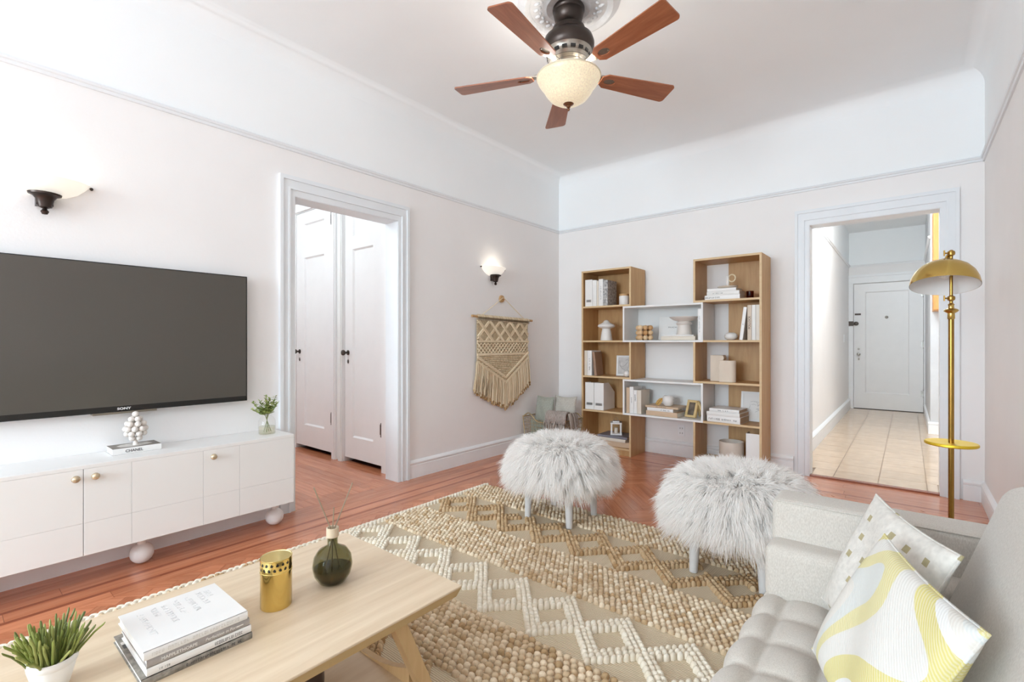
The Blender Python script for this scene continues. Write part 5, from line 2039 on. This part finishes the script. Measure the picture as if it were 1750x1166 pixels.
# ================================================================== FUR STOOLS
def fur_mesh(seed=1, n=60000):
    g = np.random.default_rng(seed)
    # roots on a rounded cushion (superellipse footprint), centre z .36, radii
    ax, ay, hz = .262, .252, .135
    th_ = g.uniform(0, 2 * PI, n)
    vv = g.uniform(-.95, 1, n)                 # height parameter, -1 bottom .. 1 top
    top = g.random(n) < .42
    rad = np.where(top, np.sqrt(g.random(n)) * .93, 1.0)
    zz = np.where(top, 1.0, vv)
    e = 2.6
    c, s = np.cos(th_), np.sin(th_)
    k = (np.abs(c) ** e + np.abs(s) ** e) ** (-1 / e)
    rr = np.where(top, rad, np.sqrt(np.clip(1 - .35 * zz ** 4, 0, 1)))
    px, py = ax * k * c * rr, ay * k * s * rr
    pz = .340 + hz * np.where(top, 1 - .35 * rad ** 4, zz * .82)
    # outward direction
    nx, ny = c * np.where(top, rad * .75, 1.0), s * np.where(top, rad * .75, 1.0)
    nz = np.where(top, .75 - .35 * rad, .18 * zz - .15)
    # clumps
    K = 900
    ci = g.integers(0, n, K)
    P = np.stack([px, py, pz], 1)
    own = np.concatenate([((P[b0:b0 + 4000, None, :] - P[ci][None]) ** 2).sum(-1).argmin(1) for b0 in range(0, n, 4000)])
    cd = g.normal(0, .20, (K, 3))
    D = np.stack([nx, ny, nz], 1) + cd[own] + g.normal(0, .12, (n, 3))
    D /= np.linalg.norm(D, axis=1, keepdims=True)
    Ln = g.uniform(.065, .110, n) * np.where(top, .75, np.where(zz < .1, 1.5, 1.2))
    cl = g.uniform(.85, 1.15, K)[own]
    Ln *= cl
    segs = 4
    pts = [P]
    cur = P.copy()
    dr = D.copy()
    grav = np.array([0, 0, -1.0])
    for q in range(segs):
        cur = cur + dr * (Ln / segs)[:, None]
        # pull to the clump axis
        ctr = P[ci][own] + (D * (Ln * (q + 1) / segs)[:, None])
        cur = cur + (ctr - cur) * (.045 * (q + 1))
        dr = dr + grav * (.48 if q else .30) + g.normal(0, .06, (n, 3))
        dr /= np.linalg.norm(dr, axis=1, keepdims=True)
        pts.append(cur.copy())
    side = np.cross(D, g.normal(0, 1, (n, 3)))
    side /= np.linalg.norm(side, axis=1, keepdims=True)
    wd = np.array([.0013, .0015, .0013, .0009, .0]) 
    V, F = [], []
    arr = []
    for q in range(segs):
        arr.append(pts[q] - side * wd[q])
        arr.append(pts[q] + side * wd[q])
    arr.append(pts[segs])
    A = np.stack(arr, 1)                        # n x 9 x 3
    k_ = A.shape[1]
    V = A.reshape(-1, 3)
    off = (np.arange(n) * k_)[:, None, None]
    quads = np.array([(0, 1, 3, 2), (2, 3, 5, 4), (4, 5, 7, 6)])
    tris = np.array([(6, 7, 8)])
    Q = (quads[None] + off).reshape(-1, 4)
    Tt = (tris[None] + off).reshape(-1, 3)
    me = bpy.data.meshes.new('fur')
    me.vertices.add(len(V))
    me.vertices.foreach_set('co', V.astype(np.float32).ravel())
    loops = np.concatenate([Q.ravel(), Tt.ravel()])
    me.loops.add(len(loops))
    me.loops.foreach_set('vertex_index', loops.astype(np.int32))
    st_ = np.concatenate([np.arange(len(Q)) * 4, len(Q) * 4 + np.arange(len(Tt)) * 3])
    me.polygons.add(len(st_))
    me.polygons.foreach_set('loop_start', st_.astype(np.int32))
    me.update(calc_edges=True)
    me.polygons.foreach_set('use_smooth', np.ones(len(st_), bool))
    me.validate()
    me.materials.append(FUR)
    return me


FURM = fur_mesh()


def stool(label, loc, rz):
    t = thing('fur_stool', label, 'stool', loc, rz, 'white fur stools')
    m = MB()
    bm = bmesh.new()
    bmesh.ops.create_cube(bm, size=1)
    bmesh.ops.subdivide_edges(bm, edges=list(bm.edges), cuts=6, use_grid_fill=True)
    for q in bm.verts:
        d = Vector((q.co.x * 2, q.co.y * 2, q.co.z * 2))
        e = (abs(d.x) ** 5 + abs(d.y) ** 5 + abs(d.z) ** 5) ** (1 / 5)
        d = d / max(e, 1e-6) if e > 0 else d
        q.co = Vector((d.x * .250, d.y * .240, .345 + d.z * .112))
    m.bm(bm)
    m.build('seat_cushion', FUR, t, smooth=60)
    link('fur', FURM, t, kind='stuff')
    for sx_ in (-1, 1):
        for sy_ in (-1, 1):
            MB().tube([(sx_ * .160, sy_ * .150, -.0148), (sx_ * .150, sy_ * .140, .30)], [.0195, .033], 16).build('leg', GREYLEG, t, smooth=50)
    return t


stool('white shaggy fur stool on grey legs standing near the wire basket', (-1.760, 2.640, .026), R(0))
stool('white shaggy fur stool on grey legs standing behind the sofa arm', (-.655, 2.555, .026), R(-3))

# ================================================================== SOFA
sofa = thing('sofa', 'light grey-beige linen sofa with a tufted seat', 'sofa', (.04, .65, 0))
sx0, sy0 = .04, .65
SF, SBK = -.325, .405           # front, back in x
SYN, SYA = -.25, 1.585          # near end of seat, inner face of far arm
# base
MB().bbox(SF + .03 - sx0, SBK - sx0, SYN - .18 - sy0, 1.775 - sy0, .10, .29, .012, 3).build('base', SOFA, sofa, smooth=40)
# tufted seat cushion: cross-section path from the front bottom over the rounded front edge to the back
path = []
fz0, zt = .285, .420
rr_ = .045
L1 = zt - rr_ - fz0
npth = 90
tot = L1 + rr_ * PI / 2 + (.16 - (SF + rr_))
for k in range(npth + 1):
    s = tot * k / npth
    if s < L1:
        path.append((SF, fz0 + s, -1, 0, s))
    elif s < L1 + rr_ * PI / 2:
        a = (s - L1) / rr_
        path.append((SF + rr_ - rr_ * math.cos(a), zt - rr_ + rr_ * math.sin(a), -math.cos(a), math.sin(a), s))
    else:
        path.append((SF + rr_ + (s - L1 - rr_ * PI / 2), zt, 0, 1, s))
s_line = L1 + rr_ * PI / 2 + (-.262 - (SF + rr_))          # first channel line on the top
cw, rw = .112, .132
nv = 190
v, f = [], []
for j in range(nv + 1):
    y = SYN + (SYA - SYN) * j / nv
    fy_ = ((y - (SYA - .02)) / rw) % 1.0
    for (x, z, nx_, nz_, s) in path:
        if s < s_line:
            fu = .5 + .5 * (s / s_line)              # front roll
            du = min(1, (s_line - s) / .05)
            pu = math.sin(min(1, (s_line - s) / .06) * PI / 2)
        else:
            fu = ((s - s_line) / cw) % 1.0
            pu = math.sin(fu * PI) ** .55
        pv = math.sin(fy_ * PI) ** .55 if 0 <= fy_ <= 1 else 0
        d = .025 * (pu * pv) ** .6 - .010 + .003 * (pu * pv)
        v.append((x + nx_ * d - sx0, y - sy0, z + nz_ * d))
np_ = len(path)
for j in range(nv):
    for k in range(np_ - 1):
        a = j * np_ + k
        f.append((a, a + 1, a + np_ + 1, a + np_))
me = bpy.data.meshes.new('seat_cushion')
me.from_pydata(v, [], f)
bm = bmesh.new()
bm.from_mesh(me)
bmesh.ops.recalc_face_normals(bm, faces=bm.faces)
bm.to_mesh(me)
bm.free()
me.polygons.foreach_set('use_smooth', [True] * len(me.polygons))
me.materials.append(SOFA)
link('seat_cushion', me, sofa)
MB().box(SF + .03 - sx0, .30 - sx0, SYN + .005 - sy0, SYA - .005 - sy0, .285, .395).build('seat_core', SOFA, sofa)


def soft_box(x0, x1, y0, y1, z0, z1, b, bulge=.0, seg=5, shear=None):
    bm = bmesh.new()
    bmesh.ops.create_cube(bm, size=1)
    for q in bm.verts:
        q.co = Vector((x0 + (q.co.x + .5) * (x1 - x0), y0 + (q.co.y + .5) * (y1 - y0), z0 + (q.co.z + .5) * (z1 - z0)))
    bmesh.ops.bevel(bm, geom=list(bm.edges), offset=b, segments=seg, profile=.5, affect='EDGES')
    if shear:
        for q in bm.verts:
            q.co = shear(q.co)
    return bm


def arm_sh(s_):
    def g(co):
        u = (co.z - .25) / .45
        return Vector((co.x, co.y + s_ * .03 * u, co.z))
    return g


# far arm, leaning slightly outwards, and inner bolster
MB().bm(soft_box(SF + .005 - sx0, SBK - .01 - sx0, 1.600 - sy0, 1.730 - sy0, .22, .678, .020, shear=arm_sh(1))).build('arm', SOFA, sofa, smooth=60)
MB().bm(soft_box(SF + .0 - sx0, .13 - sx0, 1.540 - sy0, 1.655 - sy0, .400, .566, .030)).build('arm_bolster', SOFA, sofa, smooth=60)
MB().bm(soft_box(SF + .005 - sx0, SBK - .01 - sx0, -.43 - sy0, -.29 - sy0, .22, .678, .020, shear=arm_sh(-1))).build('arm', SOFA, sofa, smooth=60)
# seam piping along the far arm
MB().tube([(SF + .012 - sx0, 1.631 - sy0, .672), (SBK - .05 - sx0, 1.631 - sy0, .672)], .0025, 6).build('arm_piping', SOFA, sofa, smooth=60)


def back_sh(co):
    u = (co.z - .36) / .50
    return Vector((co.x + .085 * (u - 1) * -1 * -1, co.y, co.z))


MB().bm(soft_box(.165 - sx0, SBK - sx0, -.30 - sy0, 1.505 - sy0, .34, .845, .035, shear=lambda co: Vector((co.x - (.155 * (.845 - co.z) / .5 if co.x < .25 - sx0 else 0), co.y + (.055 * (.845 - co.z) / .5 if co.y > .8 - sy0 else 0), co.z)))).build('backrest', SOFA, sofa, smooth=60)
SEAM = M('sofa_seam', (.30, .26, .21), .9)
MB().tube([(.200 - sx0, 1.475 - sy0, .8475), (.199 - sx0, .6 - sy0, .8475), (.199 - sx0, -.27 - sy0, .8475)], .0022, 6).build('backrest_seam', SEAM, sofa, smooth=60)
for x in (SF + .08, SBK - .06):
    for y in (-.36, 1.69):
        MB().lathe([(.014, 0), (.022, .095)], 16, c=(x - sx0, y - sy0, .0095)).build('leg', OAKL, sofa, smooth=40)

# ---- cushions on the sofa


def pattern_yellow():
    m, nt, p, N, L = nodes_of('cushion_yellow_waves')
    tc = N.new('ShaderNodeTexCoord')
    sp = N.new('ShaderNodeSeparateXYZ')
    L.new(tc.outputs['Object'], sp.inputs[0])
    no = N.new('ShaderNodeTexNoise')
    no.inputs['Scale'].default_value = 3.6
    no.inputs['Detail'].default_value = 0
    L.new(tc.outputs['Object'], no.inputs['Vector'])
    # band coordinate = x*3.4 + y*1.1 + noise
    a = N.new('ShaderNodeMath'); a.operation = 'MULTIPLY'; a.inputs[1].default_value = 3.0
    b = N.new('ShaderNodeMath'); b.operation = 'MULTIPLY_ADD'; b.inputs[1].default_value = 1.6
    c = N.new('ShaderNodeMath'); c.operation = 'MULTIPLY_ADD'; c.inputs[1].default_value = 2.4
    fr = N.new('ShaderNodeMath'); fr.operation = 'FRACT'
    L.new(sp.outputs['X'], a.inputs[0])
    L.new(sp.outputs['Y'], b.inputs[0])
    L.new(a.outputs[0], b.inputs[2])
    L.new(no.outputs['Fac'], c.inputs[0])
    L.new(b.outputs[0], c.inputs[2])
    L.new(c.outputs[0], fr.inputs[0])
    cr = N.new('ShaderNodeValToRGB')
    cr.color_ramp.interpolation = 'CONSTANT'
    e = cr.color_ramp.elements
    e[0].position = 0; e[0].color = (.66, .64, .60, 1)
    e[1].position = .24; e[1].color = (.62, .55, .20, 1)
    for pos, col in ((.47, (.72, .72, .70, 1)), (.62, (.66, .63, .58, 1)), (.76, (.60, .62, .60, 1)), (.86, (.64, .58, .27, 1))):
        q = e.new(pos)
        q.color = col
    L.new(fr.outputs[0], cr.inputs[0])
    wv = N.new('ShaderNodeTexWave')
    wv.inputs['Scale'].default_value = 95
    wv.bands_direction = 'DIAGONAL'
    wv.inputs['Distortion'].default_value = .6
    mpw = N.new('ShaderNodeMapping')
    mpw.inputs['Scale'].default_value = (1, 1, 0)
    L.new(tc.outputs['Object'], mpw.inputs[0])
    L.new(mpw.outputs[0], wv.inputs['Vector'])
    mx = N.new('ShaderNodeMixRGB')
    mx.inputs[0].default_value = .0
    mr = N.new('ShaderNodeMapRange')
    mr.inputs['To Min'].default_value = 0
    mr.inputs['To Max'].default_value = .40
    L.new(wv.outputs['Fac'], mr.inputs['Value'])
    L.new(mr.outputs[0], mx.inputs[0])
    L.new(cr.outputs[0], mx.inputs[1])
    mx.inputs[2].default_value = (.72, .70, .65, 1)
    L.new(mx.outputs[0], p.inputs['Base Color'])
    p.inputs['Roughness'].default_value = .9
    p.inputs['Specular IOR Level'].default_value = .15
    bp_ = N.new('ShaderNodeBump')
    bp_.inputs['Strength'].default_value = .2
    bp_.inputs['Distance'].default_value = .003
    L.new(wv.outputs['Fac'], bp_.inputs['Height'])
    L.new(bp_.outputs[0], p.inputs['Normal'])
    return m


def pattern_dots():
    m, nt, p, N, L = nodes_of('cushion_gold_flecks')
    tc = N.new('ShaderNodeTexCoord')
    vo = N.new('ShaderNodeTexVoronoi')
    vo.inputs['Scale'].default_value = 17
    vo.inputs['Randomness'].default_value = .35
    vo.distance = 'CHEBYCHEV'
    mp = N.new('ShaderNodeMapping')
    mp.inputs['Scale'].default_value = (1, 1.15, .0)
    L.new(tc.outputs['Object'], mp.inputs[0])
    L.new(mp.outputs[0], vo.inputs['Vector'])
    cr = N.new('ShaderNodeValToRGB')
    cr.color_ramp.interpolation = 'CONSTANT'
    cr.color_ramp.elements[0].color = (.42, .35, .16, 1)
    cr.color_ramp.elements[1].position = .15
    cr.color_ramp.elements[1].color = (.70, .665, .60, 1)
    L.new(vo.outputs['Distance'], cr.inputs[0])
    no = N.new('ShaderNodeTexNoise')
    no.inputs['Scale'].default_value = 70
    L.new(tc.outputs['Object'], no.inputs['Vector'])
    mx = N.new('ShaderNodeMixRGB')
    mx.blend_type = 'MULTIPLY'
    mx.inputs[0].default_value = .35
    L.new(cr.outputs[0], mx.inputs[1])
    L.new(no.outputs['Fac'], mx.inputs[2])
    hs = N.new('ShaderNodeHueSaturation')
    hs.inputs['Value'].default_value = 1.12
    hs.inputs['Saturation'].default_value = .8
    L.new(mx.outputs[0], hs.inputs['Color'])
    L.new(hs.outputs[0], p.inputs['Base Color'])
    p.inputs['Roughness'].default_value = .9
    b = N.new('ShaderNodeBump')
    b.inputs['Strength'].default_value = .5
    b.inputs['Distance'].default_value = .003
    L.new(no.outputs['Fac'], b.inputs['Height'])
    L.new(b.outputs[0], p.inputs['Normal'])
    return m


def frame_rot(xa, ya):
    """rotation whose local X,Y axes point along xa, ya"""
    x = Vector(xa).normalized()
    z = x.cross(Vector(ya)).normalized()
    y = z.cross(x)
    return Matrix((x, y, z)).transposed().to_euler()


PYEL, PDOT = pattern_yellow(), pattern_dots()
for lab, T0, d1, d2, w_, h_, t_, mt in (
        ('cream cushion with gold flecks leaning in the sofa corner', (-.0635, 1.566, .754), (.405, -.91, -.03), (-.36, -.12, -.90), .352, .315, .055, PDOT),
        ('cream cushion with yellow and grey waves in front of the flecked cushion', (-.0383, 1.294, .740), (.366, -.93, -.03), (-.40, -.16, -.90), .350, .305, .070, PYEL)):
    d1, d2 = Vector(d1).normalized(), Vector(d2).normalized()
    d2 = (d2 - d1 * d1.dot(d2)).normalized()
    pillow('cushion', lab, Vector(T0) + d1 * w_ / 2 + d2 * h_ / 2, frame_rot(d1, -d2), w_, h_, t_, mt, group='scatter cushions on the sofa')

# ================================================================== FLOOR LAMP
lamp = thing('floor_lamp', 'brass floor lamp with a dome shade and a round tray behind the sofa', 'floor lamp', (.168, 3.29, 0))
MB().lathe([(0, 0), (.13, 0), (.135, .006), (.13, .014), (.03, .020), (.016, .03), (0, .03)], 40).build('base', BRASS, lamp, smooth=40)
m = MB()
m.tube([(0, 0, .02), (0, 0, 1.305)], .0115, 20)
m.build('pole', BRASS_D, lamp, smooth=40)
MB().lathe([(.0115, 1.265), (.015, 1.270), (.014, 1.296), (.026, 1.304), (.030, 1.310), (.026, 1.316), (.012, 1.322), (.011, 1.335), (.014, 1.340), (.008, 1.348)], 24).build('pole_cap', BRASS, lamp, smooth=40)
MB().tube([(0, 0, 1.34), (0, 0, 1.60)], .007, 12).build('upper_rod', BRASS_D, lamp, smooth=40)
camR = Vector((.7716, .6361, 0))


def joint(z):
    m = MB()
    m.sphere((0, 0, z), (.013, .013, .018), 14, 10)
    a = Vector((0, 0, z)) - camR * .035
    m.tube([(0, 0, z), tuple(a)], .004, 8)
    m.tube([tuple(a - Vector((0, 0, .014))), tuple(a + Vector((0, 0, .014)))], .0035, 8)
    m.lathe([(.014, -.010), (.016, 0), (.014, .010)], 16, c=(0, 0, z))
    return m


joint(1.372).build('swivel_joint', BRASS_D, lamp, smooth=40)
mj = joint(1.60)
mj.build('swivel_joint', BRASS_D, lamp, smooth=40)
# shade: dome hung from the top joint, tipped a little towards the seat
toC = Vector((-.05, -1, 0)).normalized()
shm = T(-.028, -.035, 1.435) @ Matrix.Rotation(R(-16), 4, Vector((-toC.y, toC.x, 0))) 
prof = [(.137, 0), (.1365, .012), (.132, .036), (.119, .068), (.098, .096), (.069, .117), (.037, .128), (.0, .131)]
MB().shell(prof, 56, mat=shm).build('shade', BRASS, lamp, smooth=60)
MB().shell([(.1355, .0)] + [(max(r - .004, 0), z - .004) for r, z in prof[1:]], 56, mat=shm).build('shade_lining', M('shade_white', (.80, .79, .78), .5), lamp, smooth=60)
MB().sphere((0, 0, .070), (.026, .026, .034), 18, 12, mat=shm).build('bulb', M('bulb_opal', (.86, .86, .84), .3), lamp, smooth=60)
m = MB()
top = shm @ Vector((0, 0, .129))
m.tube([(0, 0, 1.60), tuple(top + Vector((0, 0, .03)) + camR * .02), tuple(top + Vector((0, 0, -.004)))], .009, 10)
m.lathe([(.030, .122), (.028, .134), (.016, .142), (.0, .144)], 20, mat=shm)
m.build('shade_arm', BRASS, lamp, smooth=40)
MB().lathe([(0, .628), (.100, .628), (.105, .632), (.105, .640), (.102, .644), (.0, .640)], 56).build('tray', M('tray_yellow_brass', (.80, .56, .04), .38, .75, var=.05), lamp, smooth=40)

# ================================================================== SUB-PARTS
# pieces that belong to a part of a thing hang from that part
REL = {'lettering': ('cover', 'housing'), 'cover_dots': ('cover',), 'cover_figure': ('cover_print',),
       'arm_piping': ('arm',), 'backrest_seam': ('backrest',), 'shade_lining': ('shade',), 'drawn_lines': ('art_print',),
       'fringe_knots': ('fringe',), 'lark_knots': ('rod',), 'rim': ('pierced_band',), 'finial': ('light_bowl',), 'bowl_rim': ('light_bowl',),
       'vent_slots': ('switch_housing',), 'label_card': ('label_holder',),
       }


def base_name(o):
    return o.name.split('.')[0]


for root in [o for o in scene.objects if o.parent is None and o.children]:
    kids = list(root.children)
    for c in kids:
        for want in REL.get(base_name(c), ()):
            tgt = [k for k in kids if base_name(k) == want and k is not c]
            if tgt:
                c.parent = tgt[0]
                break
